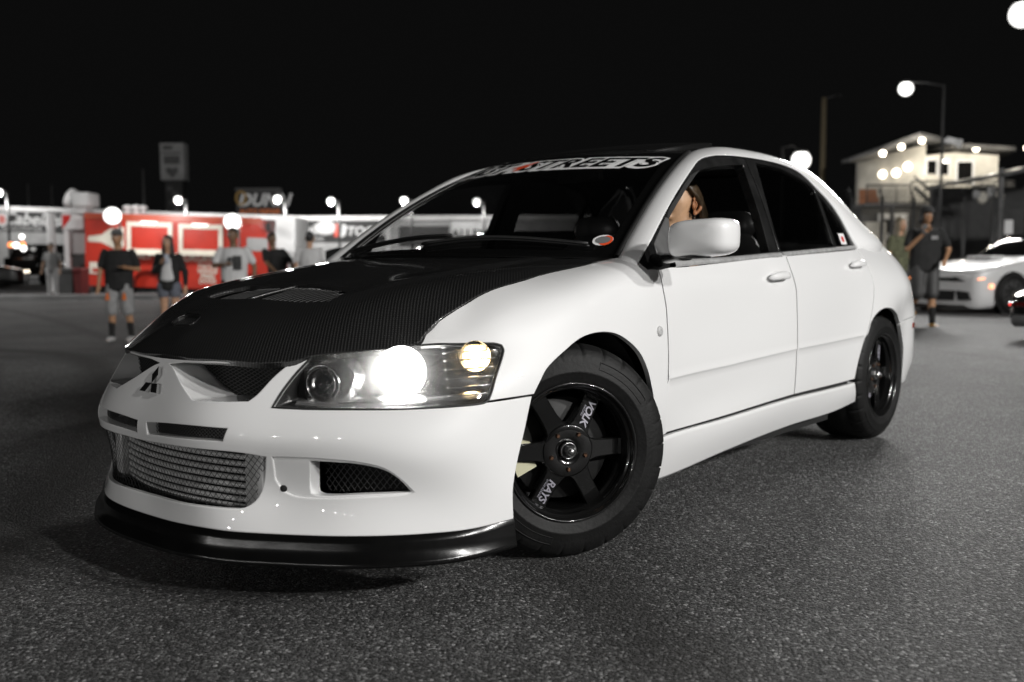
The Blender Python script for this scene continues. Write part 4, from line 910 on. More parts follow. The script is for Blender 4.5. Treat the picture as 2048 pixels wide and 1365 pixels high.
# -- pole lamps on the right
def mast(name, px_pole, y_top, px_lamp, py_lamp, D, r, label, mlamp, mp, pr=.07):
    r *= 1.15
    o = stand(name, px_pole, D, label=label, cat='lamp post'); b = o.location.z; h = hz(y_top, D)-b; lx = lat(px_lamp, D)-lat(px_pole, D); lz = hz(py_lamp, D)-b
    cyl('post', (0, 0, -.2), (0, 0, h), pr, mp, o, 10, pr*.7); MB().tube([(0, 0, h-.05), (lx*.5, 0, h+.05), (lx, 0, lz+r*.9)], .03, 6).build('arm', M_galv, o)
    MB().lathe([(.03, r*1.2), (r*.55, r*1.05), (r*.75, r*.75)], 18, Matrix.Translation((lx, 0, lz))).build('lamp_shade', M_galv, o)
    if mlamp: MB().ball((lx, 0, lz), r, n=10).build('lamp_globe', mlamp, o)
    return o
mast('lamp_mast', 1875, 180, 1800, 188, 29.5, .19, 'tall thin mast with a lit lamp on a long arm, before the control building', M_lampb, M_galv, .05)
mast('lamp_mast', 2092, 30, 2024, 46, 26, .30, 'nearest and brightest floodlight mast at the top right corner', M_lampb, M_galv, .10)
mast('lamp_mast', 1640, 205, 1668, 209, 46, .18, 'unlit timber pole with a short arm behind the car roof', None, M_timber, .16)
mast('lamp_mast', 1560, 300, 1597, 326, 40, .34, 'bright floodlight glaring over the rear roof edge of the saloon', M_lampb, M_galv, .07)

# ------------------------------------------------------------------ the white saloon
car = empty('sports_saloon', (0, 0, 0), label='white four-door sports saloon with black woven bonnet and one lit headlight in front', cat='car')
def C3(p): return Vector([float(v) for v in p])
def Bp(st): return B(np.array([st]))[0]
def rowpt(k, s): q = B(np.array([[s, float(k)]]))[0]; return q
hl = BK['hl']
def mir(L): return [(-a, b) for a, b in L]
# --- front bumper, both halves in one skin
half = [(0, 4.95), (.2, 4.95), (.38, 4.97), (.50, 5.0)]+[tuple(p) for p in hl[4::-1]]+[tuple(p) for p in hl[:13:-1]]+[tuple(p) for p in hl[13:14]]
half = half+[tuple(p) for p in BK['bump_side']]+[tuple(p) for p in BK['bump_low'][1:]]+[(0, .03)]
outline = half+[(-a, b) for a, b in half[-2:0:-1]]
grl = [(.10, 4.80), (.31, 4.80), (.468, 4.79), (.425, 4.33), (.392, 3.86), (.372, 3.66), (.30, 3.60)]+[tuple(p) for p in BK['pyr'][::-1]]
slot = [(.024, 2.55), (.12, 2.66), (.22, 2.71), (.332, 2.71), (.320, 2.20), (.2, 2.15), (.10, 2.11), (.026, 2.07)]
icl = [(0, 1.84), (.1135, 1.878), (.25, 1.895), (.36, 1.875), (.4315, 1.80), (.4173, 1.28), (.404, .962), (.388, .76), (.36, .607), (.31, .571), (.249, .566), (.166, .545), (.058, .53), (0, .525)]
ich = icl+[(-a, b) for a, b in icl[-2:0:-1]]
fog = BK['fog']
frec = [(.450, 1.82), (.5492, 1.86), (.6138, 1.865), (.6741, 1.845), (.7339, 1.72), (.7742, 1.45), (.808, 1.12), (.779, 1.05), (.6735, .985), (.57, .92), (.50, .92), (.463, 1.02), (.446, 1.27)]
holes = [grl, mir(grl), slot, mir(slot), ich, frec, mir(frec)]
GX = lambda P: .757-.20*np.maximum(0, np.abs(P[:, 1])-.15)
gdep = lambda P: np.maximum(P[:, 0]-GX(P), .006)
hfl = [gdep, gdep, .035, .035, .012, .007, .007]
bumper = panel('front_bumper', B, outline, M_white, car, holes=holes, hflange=hfl, hdir=(-1, 0, 0), flange=.02, res=.017, mirror=False, ang=30)
# recessed fog light wells
def shrink(L, f):
    a = np.array(L, float); c = a.mean(0); return [tuple(c+(p-c)*f) for p in a]
def onB(off, dx=0.0):
    def fn(st):
        st = np.atleast_2d(st); p = B(st); p[:, 0] -= dx; return p if off == 0 else p+normal(B, st)*off
    return fn
fogin = [(a-.004, b-.02) for a, b in fog]
panel('vent_recess', onB(0, .0055), shrink(frec, 1.06), M_white, bumper, holes=[fogin], hflange=.03, hdir=(-1, 0, 0), gap=0, res=.02)
# dark backs behind every opening
for L in (grl, slot, frec): panel('duct', onB(0, .14), shrink(L, 1.25), M_dark, bumper, res=.05, gap=0)
panel('duct', onB(0, .20), shrink(ich, 1.12), M_dark, bumper, res=.05, gap=0, mirror=False)
# wire mesh: thin diagonal wires on the opening's own surface
def wire_mesh(name, L, fn, pitch, wid, m, parent, ang=45, mirror=True, sc=(1, .1), n=(1, 1)):
    A = smooth_loop(L, .01, sc=sc); lo, hi = A.min(0), A.max(0); c = (lo+hi)/2; R_ = np.linalg.norm(hi-lo)
    V, F = [], []
    for sg in (1, -1):
        th = math.radians(ang)*sg; d = np.array([math.cos(th), math.sin(th)]); e = np.array([-d[1], d[0]])
        for k in np.arange(-R_/2, R_/2, pitch):
            q = c+e*k+np.outer(np.arange(-R_/2, R_/2, pitch*.6), d); ok = inside(q, A)
            run = []
            for i in range(len(q)+1):
                if i < len(q) and ok[i]: run.append(q[i])
                elif len(run) > 1:
                    r = np.array(run); a = fn((r-e*wid/2)/sc); b2 = fn((r+e*wid/2)/sc); h = fn(r/sc)+normal(fn, r/sc)*wid*.5
                    b = len(V)
                    for p, t, w in zip(a, h, b2): V += [p, t, w]
                    for i2 in range(len(r)-1):
                        o = b+3*i2; F += [(o, o+1, o+4, o+3), (o+1, o+2, o+5, o+4)]
                    run = []
                else: run = []
    if not V: return
    o = [mesh_obj(name, V, F, m, parent, True)]
    if mirror: o.append(mesh_obj(name, [(p[0], -p[1], p[2]) for p in V], [f[::-1] for f in F], m, parent, True))
    for q in o: q['kind'] = 'stuff'
M_wire = mat('mesh_wire', .07, .3, metal=.6)
M_wire2 = mat('black_mesh', .018, .35)
def grill_plane(st):
    p = B(np.atleast_2d(st)); p[:, 0] = np.minimum(GX(p)+.004, p[:, 0]-.004); return p
wire_mesh('grille_mesh', grl, grill_plane, .011, .0028, M_wire2, bumper, 28)
wire_mesh('slot_mesh', slot, onB(0, .03), .009, .0022, M_wire, bumper, 50)
wire_mesh('intake_mesh', ich, onB(0, .014), .0125, .0016, M_wire2, bumper, 48, mirror=False)
wire_mesh('vent_mesh', fogin, onB(0, .055), .013, .0018, M_wire2, bumper, 50)
# tow hole
for sg in (1, -1):
    q = Bp((.5*(BK['tow'][0][0]+BK['tow'][2][0])-.0, BK['tow'][1][1])); q = q-np.array([.0045, 0, 0]); q[1] *= sg
    n = Vector((.75, .62*sg, 0)).normalized(); M = Matrix.Translation(q) @ n.to_track_quat('Z', 'Y').to_matrix().to_4x4()
    MB().lathe([(.0001, .003), (.0085, .003), (.0095, .0015), (.0095, -.02)], 20, M).build('tow_hole', M_dark, bumper)
# emblem: three chrome lozenges
def lozenge(cx, cz, ax, w, h):
    d = Vector((math.cos(ax), math.sin(ax))); e = Vector((-d.y, d.x)); p0 = Vector((cx, cz))
    return [p0, p0+d*h*.5-e*w*.5, p0+d*h, p0+d*h*.5+e*w*.5]
emb = MB(); ec = Bp((0, 3.86))
nn = normal(B, np.array([[0, 3.86]]))[0]
Me = Matrix.Translation(Vector(ec)+Vector(nn)*.003) @ Matrix(((0, 0, nn[0]), (1, 0, nn[1]), (0, 1, nn[2]))).to_4x4()
ux = Vector((0, 1, 0)); uz = Vector(nn).cross(ux)
if uz.z < 0: uz = -uz
Me = Matrix(((ux.x, uz.x, nn[0], ec[0]+.003*nn[0]), (ux.y, uz.y, nn[1], ec[1]), (ux.z, uz.z, nn[2], ec[2]+.003*nn[2]), (0, 0, 0, 1)))
for a in (90, 210, 330):
    emb.prism([tuple(p) for p in lozenge(0, 0, math.radians(a), .031, .052)], 0, .009, Me)
emb.build('emblem', M_chrome, bumper)
for a in (90, 210, 330):
    pl = lozenge(0, 0, math.radians(a), .022, .037); off = Vector((math.cos(math.radians(a)), math.sin(math.radians(a))))*.0075
    MB().prism([tuple(p+off) for p in pl], .0092, .0098, Me).build('emblem_inlay', M_black, bumper)
# intercooler
ic = MB(); IX = .792
ic.box((IX-.06, -.36, .23), (IX-.03, .36, .43)); icb = ic.build('intercooler', M_dark, car)
for k in range(9):
    z = .243+k*.0195
    pts = [(IX-.02+.06*(1-(y/.36)**2), y, z) for y in np.linspace(-.345, .315, 21)]
    MB().tube(pts, .0074, 8).build('cooling_row', M_alu, icb)
for y0_, y1_ in ((.315, .40), (-.375, -.335)):
    e = MB(); e.box((IX-.05, y0_, .235), (IX+.018, y1_, .425), 0, .008); e.build('end_tank', M_alu, icb)
# --- black front lip
lp = []
SL = np.linspace(-1.09, 1.09, 121)
top = nspl([0]+[b[0] for b in BK['bump_low'][::-1]], [.03]+[b[1] for b in BK['bump_low'][::-1]])
tv = top(np.abs(SL)); P0 = B(np.c_[SL, tv]); N0 = normal(B, np.c_[SL, tv]); N0[:, 2] = 0; N0 /= np.linalg.norm(N0, axis=1, keepdims=True)
fl = np.clip((1.12-np.abs(SL))/.35, 0, 1); fl = .35+.65*fl*fl*(3-2*fl); Z = np.array([0, 0, 1.])
for o, dz in ((-.006, .001), (.004, -.009), (.007, -.017), (.010, -.033), (.015, -.047), (.025, -.061), (.030, -.069), (.026, -.076), (-.05, -.074), (-.16, -.06)):
    lp.append(P0+N0*(o*fl)[:, None]+Z*(dz*(.98+.02*fl))[:, None])
loft('front_lip', lp, M_lip, car)
# --- fenders
fend = [tuple(p) for p in BK['hoodedge']]+[(1.845, 7.0)]+[tuple(p) for p in BK['fend_mir']]+[tuple(p) for p in BK['cutF'][1:]]+[tuple(p) for p in BK['archF']]+[tuple(p) for p in BK['fend_low']]
fend = fend+[tuple(p) for p in hl[12:6:-1]]+[(.87, 5.45)]
def ztop(st):  # the crease along the doors: a small step in the sheet below the line
    st = np.atleast_2d(st); tl = np.interp(st[:, 0], MS, MT); d = (st[:, 1]-tl)*.09
    return -.0035/(1+np.exp(np.clip(d/.0016, -40, 40)))+.0028*np.exp(-(d/.006)**2)*(d > -.02)
MS = [q[0] for q in BK['mould']]; MT = [q[1] for q in BK['mould']]
def arch_lip(L, cen):
    return L
panel('fender', B, fend, M_white, car, res=.018, flange=.016, rim=.002, gap=.003)
# --- doors, sills, quarters
fd = [tuple(p) for p in BK['cutF']]+[tuple(p) for p in BK['doorbotF'][1:-1]]+[tuple(p) for p in BK['cutM'][::-1]]+[tuple(BK['beltlow'][1]), tuple(BK['beltlow'][0])]
# the crease as mesh lines so that the step is carried by real vertices
def crease(s0, s1):
    s = np.linspace(s0, s1, 40); t = np.interp(s, MS, MT); return [[(a, b+d) for a, b in zip(s, t)] for d in (-.075, -.03, 0, .03, .075)]
dF = panel('front_door', B, fd, M_white, car, res=.022, gap=.0038, rim=.002, disp=ztop, lines=crease(1.905, 2.89))
rd = [tuple(p) for p in BK['cutM']]+[tuple(BK['doorbotR'][1])]+[tuple(p) for p in BK['archR'][:4]]+[tuple(p) for p in BK['cutR'][-2:0:-1]]+[tuple(p) for p in BK['beltlow'][::-1][:3]]
dR = panel('rear_door', B, rd, M_white, car, res=.022, gap=.0038, rim=.002, disp=ztop, lines=crease(2.92, 3.61))
sill = [tuple(p) for p in BK['silltop']]+[tuple(p) for p in BK['sillbot'][::-1]]
panel('side_skirt', onB(.004), sill, M_white, car, res=.022, rim=.012, flange=.05)
SE = S180+.72
arch_r = [tuple(p) for p in BK['archR'][3:]]
qp = [tuple(p) for p in BK['cutR']]+arch_r[1:9]+[(4.25, 3.45), (4.5, 3.55), (SE, 3.6), (SE, 6.98), (4.3, 7.0), (4.0, 7.0)]
panel('rear_quarter', B, qp, M_white, car, res=.022)
rb_ = arch_r[8:-2]+[(4.305, 1.2), (4.32, .03), (4.6, .03), (S180+1.41, .03), (S180+1.41, 3.6), (SE, 3.6), (4.5, 3.55), (4.25, 3.45)]
rbp = panel('rear_bumper', B, rb_, M_white, car, res=.03)
# rear lamps and side marker
panel('rear_lamp', B, [(SE+.01, 4.6), (SE+.01, 6.6), (SE+.30, 6.6), (SE+.28, 4.6)], mat('rear_lamp_red', (.25, .006, .004), .2, coat=1), car, res=.03)
panel('side_marker_lamp', onB(.003), [(BK['rmark'][0][0]-.03, BK['rmark'][0][1]-.16), (BK['rmark'][0][0]+.035, BK['rmark'][0][1]-.16), (BK['rmark'][0][0]+.035, BK['rmark'][0][1]+.16), (BK['rmark'][0][0]-.03, BK['rmark'][0][1]+.16)], mat('amber_red', (.30, .03, .006), .2, coat=1), car, res=.01, gap=0)
# boot lid and back
ty = np.linspace(-1, 1, 15)
def edge(s, t=7.0): return B(np.array([[s, t]]))[0]
rows = []
for s, zc in zip(np.linspace(4.18, S180+.72, 9), np.linspace(.012, .02, 9)):
    e = edge(s); rows.append([(e[0]-.10*(1-v*v)*(1 if s > S180 else .3), e[1]*v*.995, e[2]+zc*(1-v*v)) for v in ty])
rows.append([(r[0]-.02, r[1], r[2]-.03) for r in rows[-1]]); rows.append([(r[0]-.01, r[1], r[2]-.32) for r in rows[-2]])
boot = loft('boot_lid', rows, M_white, car)
# round repeater on the wing
for sg in (1, -1):
    st = np.array([BK['marker'][0]]); q = B(st)[0]; n = normal(B, st)[0]; q[1] *= sg; n[1] *= sg
    M = Matrix.Translation(q) @ Vector(n).to_track_quat('Z', 'Y').to_matrix().to_4x4()
    MB().lathe([(.0001, .008), (.010, .0075), (.0155, .005), (.0175, .001), (.0175, -.01)], 28, M).build('side_repeater', varied('repeater_lens', .55, .2, .3, 160, .5, 300, coat=1), car)
# door handles
def handle(st, parent, ln=.086):
    st = np.array(st); q = B(st[None])[0]; e = B(st[None]+[.01, 0])[0]-q; tx = Vector(e).normalized(); n = Vector(normal(B, st[None])[0]); up = n.cross(tx)
    if up.z < 0: up = -up
    out = []
    for sg in (1, -1):
        M = Matrix(((tx.x, up.x, n.x, q[0]), (tx.y, up.y, n.y, q[1]), (tx.z, up.z, n.z, q[2]), (0, 0, 0, 1)))
        rows = []
        for u in np.linspace(-1, 1, 17):
            w = (1-abs(u)**3.2)**.5 if abs(u) < 1 else .02
            w = max(w, .04); lift = .006+.020*(1-u**4)
            rows.append([tuple(M @ Vector((u*ln-.006*math.sin(a)*(1 if u < 0 else -1)*0, .0165*w*math.sin(a)+.004*(1-u*u), lift+.003+(.0105*w)*math.cos(a)))) for a in np.linspace(0, 2*math.pi, 14, endpoint=False)])
        R_ = np.array(rows); R_[:, :, 1] *= sg
        h = loft('door_handle', R_, M_white, parent[0 if sg > 0 else 1], closed_u=True, caps=True)
        cup = []
        for r, d in ((1.05, .0015), (1.0, .0012), (.9, -.004), (.6, -.012), (.05, -.014)):
            cup.append([tuple(M @ Vector((.055*r*math.cos(a)+.0, .027*r*math.sin(a)-.002, d+.0012))) for a in np.linspace(0, 2*math.pi, 24, endpoint=False)])
        c = np.array(cup); c[:, :, 1] *= sg
        loft('handle_cup', c[:2], M_white, parent[0 if sg > 0 else 1], closed_u=True)
handle(BK['handF'][0], dF, .090); handle(BK['handR'][0], dR, .088)
# inner dark lining so no daylight shows through the shut lines
lin = []
for t in np.linspace(.9, 6.6, 14): lin.append(onB(-.012)(np.array([(s, t) for s in np.linspace(1.86, 3.50, 40)])))
loft('inner_door_skin', lin, M_dark, car, mirror=True)
# wheel housings
def arch_liner(cx, r, y0, y1, cz=.34):
    rows = []
    for y, rr in ((y1, r), (y1-.04, r+.004), (y0, r)): rows.append([(cx+rr*math.cos(a), y, cz+rr*math.sin(a)) for a in np.linspace(-.35, math.pi+.35, 40)])
    rows.append([(cx+.05*math.cos(a), y0, cz+.05*math.sin(a)) for a in np.linspace(-.35, math.pi+.35, 40)])
    loft('wheel_arch_liner', rows, M_dark, car, mirror=True)
arch_liner(-.03, .375, .42, .815); arch_liner(-2.56, .375, .42, .80)
# underside
for sg in (1, -1): MB().box((.395, min(sg*.42, sg*.80), .15), (.405, max(sg*.42, sg*.80), .50)).build('splash_guard', M_dark, car)
MB().box((-2.1, -.74, .16), (-.42, .74, .20)).build('floor_pan', M_dark, car)
MB().box((.40, -.44, .15), (.70, .44, .62)).box((-.40, -.40, .15), (.40, .40, .60)).build('engine_bay', M_dark, car)
# --- bonnet
hf = [(.8445, 0), (.8415, .1517), (.795, .3289), (.7386, .4237), (.6923, .4660), (.600, .5640), (.4864, .6560)]+[tuple(p) for p in BK['hoodedgeH'][1:]]+[(-.392, .60), (-.375, .40), (-.36, .2), (-.355, 0)]
hood_o = hf[::-1]+[(a, -b) for a, b in hf[1:-1]]
ventp = [(.512, -.30), (.44, -.283), (.372, -.24), (.365, -.1), (.365, .1), (.335, .27), (.40, .30), (.452, .262), (.497, .17), (.528, .0), (.530, -.16)]
ventp = [(.505, .315), (.53, .17), (.533, 0), (.53, -.17), (.505, -.315), (.44, -.30), (.375, -.27), (.360, -.13), (.356, 0), (.360, .13), (.375, .27), (.44, .30)]
nacap = [(.655, -.30), (.685, -.30), (.735, -.045), (.728, -.03), (.685, -.055)]
nacap = [(.650, -.20), (.676, -.085), (.719, -.045), (.736, -.045), (.735, -.09), (.722, -.165), (.685, -.205)]
def hdisp(q):
    q = np.atleast_2d(q); x, y = q[:, 0], np.abs(q[:, 1])
    d = y-(.43-.16*(x-.1)); b = .008/(1+np.exp(np.clip(d/.012, -40, 40)))
    return b*np.clip((.62-x)/.2, 0, 1)
bonnet = panel('bonnet', HOOD, hood_o, M_carbon, car, holes=[ventp, nacap], hflange=[.012, .02], hdir=(0, 0, -1), fdir=(-.3, 0, -1), flange=.014, sc=(1, 1), res=.020, mirror=False, rim=.005, gap=.003, disp=hdisp)
def sunk(d0, d1, x0, x1):
    def fn(q):
        p = HOOD(q); f = np.clip((p[:, 0]-x0)/(x1-x0), 0, 1); p[:, 2] -= d0+(d1-d0)*f; return p
    return fn
vt = panel('bonnet_vent', sunk(.010, .034, .36, .53), shrink(ventp, 1.06), M_dark, bonnet, sc=(1, 1), res=.02, mirror=False, gap=0)
M_slat = mat('slat_edge', .05, .4)
sl = MB()
for k in range(26):
    y0 = -.30+k*.024
    q = np.array([(.52-.15*u, y0+.075*u*u) for u in np.linspace(0, 1, 9)])
    q = q[inside(q, np.array(ventp)[::-1] if area(np.array(ventp)) < 0 else np.array(ventp))]
    if len(q) > 1: sl.tube(sunk(.004, .022, .36, .53)(q), .0012, 4)
so = sl.build('vent_slats', M_slat, bonnet); so['kind'] = 'stuff'
dk = MB()
for a, b in ((.525, -.06), ):
    P = sunk(.003, .003, 0, 1)(np.array([(a+(b2-a)*0-.17*u, b+.03*u) for u, b2 in zip(np.linspace(0, 1, 9), [a]*9)])); dk.tube(P, .006, 6)
dk.build('vent_rib', M_carbon, bonnet)
panel('air_duct', sunk(.002, .03, .74, .65), shrink(nacap, 1.05), M_dark, bonnet, sc=(1, 1), res=.02, mirror=False, gap=0)
wire_mesh('duct_mesh', nacap, sunk(.006, .012, .74, .65), .010, .0022, M_wire, bonnet, 45, mirror=False, sc=(1, 1))
rimp = smooth_loop(nacap, .01, 60); MB().tube(HOOD(rimp)+[0, 0, .001], .0022, 6, closed=True).build('duct_rim', M_trim, bonnet)
rimv = smooth_loop(ventp, .02, 60); MB().tube(HOOD(rimv)-[0, 0, .001], .003, 6, closed=True).build('vent_rim', M_carbon, bonnet)
for q in BK['noz']:
    p = HOOD(np.array([q]))[0]; nz = MB(); nz.box((p[0]-.012, p[1]-.012, p[2]-.002), (p[0]+.014, p[1]+.012, p[2]+.007), 0, .003); nz.build('washer_nozzle', M_trim, bonnet)
# --- cabin: pillars and roof rails
E0 = SIDE(np.array(BK['E0']))
W1 = WS(np.array([(1.0, w) for w in (0, .07, .13, .34, .54, .70, .80, .90)]))
E1 = np.concatenate([W1, [(-1.20, .526, 1.345), (-1.34, .534, 1.370), (-1.47, .54, 1.378), (-1.65, .54, 1.380), (-1.83, .538, 1.376), (-2.05, .533, 1.362), (-2.26, .53, 1.332), (-2.40, .555, 1.275), (-2.51, .61, 1.185), (-2.64, .66, 1.085), (-2.80, .690, .998), (-2.87, .672, .975)]])
E0 = np.concatenate([[E0[0]+[.03, .0, -.03]], E0, [E0[-1]+[-.02, -.012, -.04]]]); E1 = np.concatenate([[E1[0]+[.06, 0, -.035]], E1])
cen = np.array([-1.4, 0, .95])
md = (E0+E1)/2; out = md-cen; tg = np.gradient(md, axis=0); ac = E1-E0; nm = np.cross(tg, ac); nm /= np.linalg.norm(nm, axis=1, keepdims=True); nm *= np.sign((nm*out).sum(1))[:, None]
w = np.linalg.norm(ac, axis=1)[:, None]
q1, q3 = E0+(E1-E0)*.3+nm*w*.10, E0+(E1-E0)*.72+nm*w*.11
inn0 = E0+np.array([0, -.03, 0])
rib = rspl([E0, q1, q3, E1], 120, 14)
f0 = rspl([E0, E0*.8+inn0*.2, inn0], 120, 3); f1 = rspl([E1, E1-nm*.02], 120, 2)
loft('body_side_frame', np.concatenate([f0[::-1], rib[1:-1], f1]), M_white, car, mirror=True)
# roof
rx = [(-1.035, 0), (-1.055, .25), (-1.12, .42), (-1.185, .505), (-1.25, .525), (-1.34, .529), (-1.47, .535), (-1.83, .533), (-2.05, .528), (-2.25, .52), (-2.31, .4), (-2.335, 0)]
roof = panel('roof', ROOF, rx+[(a, -b) for a, b in rx[-2:0:-1]], M_carbon, car, sc=(1, 1), res=.035, mirror=False, gap=.003, flange=.02, sign=1)
def roofup(x0, x1, lift):
    def fn(q):
        p = ROOF(q); f = np.clip((p[:, 0]-x1)/(x0-x1), 0, 1); p[:, 2] += .006+lift*(1-f); return p
    return fn
panel('sunroof_panel', roofup(-1.12, -1.55, .017), [(-1.13, -.38), (-1.13, .38), (-1.30, .425), (-1.54, .425), (-1.56, .40), (-1.56, -.40), (-1.54, -.425), (-1.30, -.425)], M_black, car, sc=(1, 1), res=.04, mirror=False, flange=.016, rim=.006)
# windscreen
ws_o = [(-1, .0), (-1, .5), (-1, 1), (-.5, 1.0), (0, 1.0), (.5, 1), (1, 1), (1, .5), (1, 0), (.5, 0), (0, 0), (-.5, 0)]
wsi = [(-.93, .07), (-.925, .4), (-.90, .80), (-.80, .83), (0, .86), (.80, .83), (.90, .80), (.925, .4), (.93, .07), (.85, .045), (0, .05), (-.85, .045)]
M_frit = mat('windscreen_border', .006, .25)
wsg = panel('windscreen', WS, ws_o, M_glass, car, sc=(.7, .6), res=.05, mirror=False, gap=.001, flange=.003, sign=-1)
wsN = normal(WS, np.array([[0, .5]]))[0]; WSG = 1 if wsN[0] > 0 else -1
panel('windscreen_border', WS, ws_o, M_frit, wsg, holes=[wsi], sc=(.7, .6), res=.05, mirror=False, gap=.0, flange=.004, sign=WSG, off=-.005, hflange=.003)
loft('windscreen_moulding', [WS(np.array([(1.0, w) for w in np.linspace(0, 1, 30)]))+d for d in ((0.0, -.018, .003), (.004, -.006, .008), (.002, .004, .006), (-.004, .006, -.01))], M_plastic, car, mirror=True)
# windscreen banner
def banner_map(v):
    """flat banner metres -> glass: follows an arc below the top edge"""
    u = (v[:, 0]-.012)/.62; mid = .80-.012*u*u; w = mid+v[:, 1]/.62
    st = np.c_[u, w]; return WS(st)+normal(WS, st)*WSG*BOFF
for txt, off, mt, bo in (('FAST4STREETS', .0165, M_sticker_w, .0025), ('FAST', .0032, M_frit, .0040), ('4', .0032, M_sticker_o, .0040), ('STREETS', .0032, M_frit, .0040)):
    BOFF = bo
    v, f = text_mesh('FAST4STREETS', .118, shear=.32, spacing=1.02); wid = v[:, 0].max()-v[:, 0].min(); sx = 1.09/wid
    def part(t):
        a, _ = text_mesh(t, .118, shear=.32, spacing=1.02, align='LEFT'); return a[:, 0].max()
    if txt == 'FAST4STREETS': dx, al = 0, 'CENTER'
    elif txt == 'FAST': dx, al = -wid/2-.003, 'LEFT'
    elif txt == '4': dx, al = -wid/2+part('FAST')-.001, 'LEFT'
    else: dx, al = wid/2+.003, 'RIGHT'
    nm_ = {'FAST4STREETS': 'banner_backing', '4': 'banner_numeral'}.get(txt, 'banner_lettering')
    text_wrap(nm_, txt, .118, mt, wsg, lambda v_: banner_map((v_+[dx, 0])*[sx, .95]), .03, offset=off, shear=.32, spacing=1.02, align=al)
def sticker(name, c, r, m, fn, sgn, n=28, off=.003):
    q = np.array([(c[0]+r[0]*math.cos(a), c[1]+r[1]*math.sin(a)) for a in np.linspace(0, 2*math.pi, n, endpoint=False)]); P = fn(q)+normal(fn, q)*sgn*off
    return mesh_obj(name, P, [tuple(range(n))], m, wsg if fn is WS else car, False)
sc_ = BK['ws_sticker'][0]; sticker('round_sticker', sc_, (.045, .033), M_sticker_w, WS, WSG)
sticker('sticker_ring', (sc_[0]+.014, sc_[1]-.002), (.030, .030), M_sticker_o, WS, WSG, off=.0036); sticker('sticker_core', (sc_[0], sc_[1]), (.033, .022), mat('grey_print', .16, .5), WS, WSG, off=.0042)
# wipers
for pts in ([(-.36, -.60), (-.30, -.2), (-.285, .06)], [(-.34, -.05), (-.30, .25), (-.335, .60)]):
    P = nspl([0, 1, 2], np.array([WS(np.array([(y/.7, .03+.08*(x+.36)/.08)]))[0] for x, y in pts]))(np.linspace(0, 2, 17))
    a = MB(); a.tube(P+[.012, 0, .012], .006, 6); a.tube(P+[.004, 0, .004], .004, 6); a.build('wiper', M_plastic, car)
cw = MB(); cw.add(np.concatenate([[(-.20-.2*v*v-.10*(1-.3*v*v), .70*v, .90) for v in np.linspace(-1, 1, 25)], [(-.36-.03*v*v, .69*v, .905-.01*v*v) for v in np.linspace(-1, 1, 25)]]), [(i, i+1, 26+i, 25+i) for i in range(24)]); cw.build('cowl_panel', M_plastic, car)
# side window frames (front and rear), glass
e0 = [tuple(p) for p in BK['E0']]
bp_ = [tuple(p) for p in BK['bpil']]
def inl(L, d): return L
ffr = [(a+.0, b) for a, b in e0[:10]]+[(-1.452, 1.331)]+[(-1.452, 1.20), (-1.440, 1.05), (-1.437, .938)]+[tuple(BK['belttop'][1]), tuple(BK['belttop'][0]), (-.56, .885), (-.4713, .8793), (-.4094, .8798), (-.389, .8914)]
rfr = [(-1.458, 1.333)]+[(a, b) for a, b in e0[11:]]+[(-2.345, .955), (-1.8745, .9545), (-1.443, .938), (-1.446, 1.05), (-1.458, 1.20)]
SS = -1 if normal(SIDE, np.array([[-1., 1.]]))[0][1] < 0 else 1
def spar(**k): return dict(sc=(1, 1), sign=SS, **k)
fw = [tuple(p) for p in BK['frontwin']]; rw = [tuple(p) for p in BK['rearwin']]; qw = [tuple(p) for p in BK['qwin']]
fFr = panel('window_frame', SIDE, ffr, M_trim, car, holes=[fw], **spar(res=.03, off=-.004, gap=.001, hflange=.035, rim=.005))
rFr = panel('window_frame', SIDE, rfr, M_trim, car, holes=[rw, qw], **spar(res=.03, off=-.004, gap=.001, hflange=.012, rim=.004))
for a, b in zip(fFr, dF): a.parent = b
for a, b in zip(rFr, dR): a.parent = b
g = panel('window_glass', SIDE, shrink(rw, 1.03), M_tint, None, **spar(res=.06, off=-.016, gap=0, flange=.003))
for a, b in zip(g, dR): a.parent = b
g = panel('quarter_glass', SIDE, shrink(qw, 1.05), M_tint, None, **spar(res=.06, off=-.016, gap=0, flange=.003))
for a, b in zip(g, dR): a.parent = b
g = panel('window_glass', SIDE, shrink(fw, 1.02), M_glass, None, **spar(res=.06, off=-.016, gap=0, flange=.003))
bpy.data.objects.remove(g[0]); g[1].parent = dF[1]          # the driver's window is wound down
# sail trim piece, mirror base
sail = [(-.42, .955), (-.50, .905), (-.595, .905), (-.62, 1.03), (-.60, 1.055), (-.50, .99)]
sl_ = panel('mirror_sail', SIDE, [(-.487, .905), (-.575, .908), (-.636, 1.050), (-.618, 1.056), (-.52, .985), (-.489, .96)], varied('grey_sail', .10, .3, .2, 20), None, **spar(res=.03, off=.004, gap=0, rim=.006))
for a, b in zip(sl_, dF): a.parent = b
# bright strip along the belt line
for nm_, i0, i1, par in (('belt_moulding', 0, 2, dF), ('belt_moulding', 2, 4, dR)):
    xs = np.linspace(BK['belttop'][i0][0] if i0 else -.575, -2.33 if i1 == 4 else -1.437, 24)
    zt = np.interp(-xs, [-q[0] for q in BK['belttop']], [q[1] for q in BK['belttop']]); bl = B(np.array(BK['beltlow'])); zb = np.interp(-xs, -bl[:, 0], bl[:, 2])
    rows = [SIDE(np.c_[xs, zt+.001])-[0, .012, 0], SIDE(np.c_[xs, zt])+[0, .003, 0], SIDE(np.c_[xs, zt*.65+zb*.35])+[0, .009, 0], SIDE(np.c_[xs, zb+.003])+[0, .009, 0], SIDE(np.c_[xs, zb-.003])+[0, .002, 0]]
    o = loft(nm_, rows, M_satin, None, mirror=True)
    for a, b in zip(o, par): a.parent = b
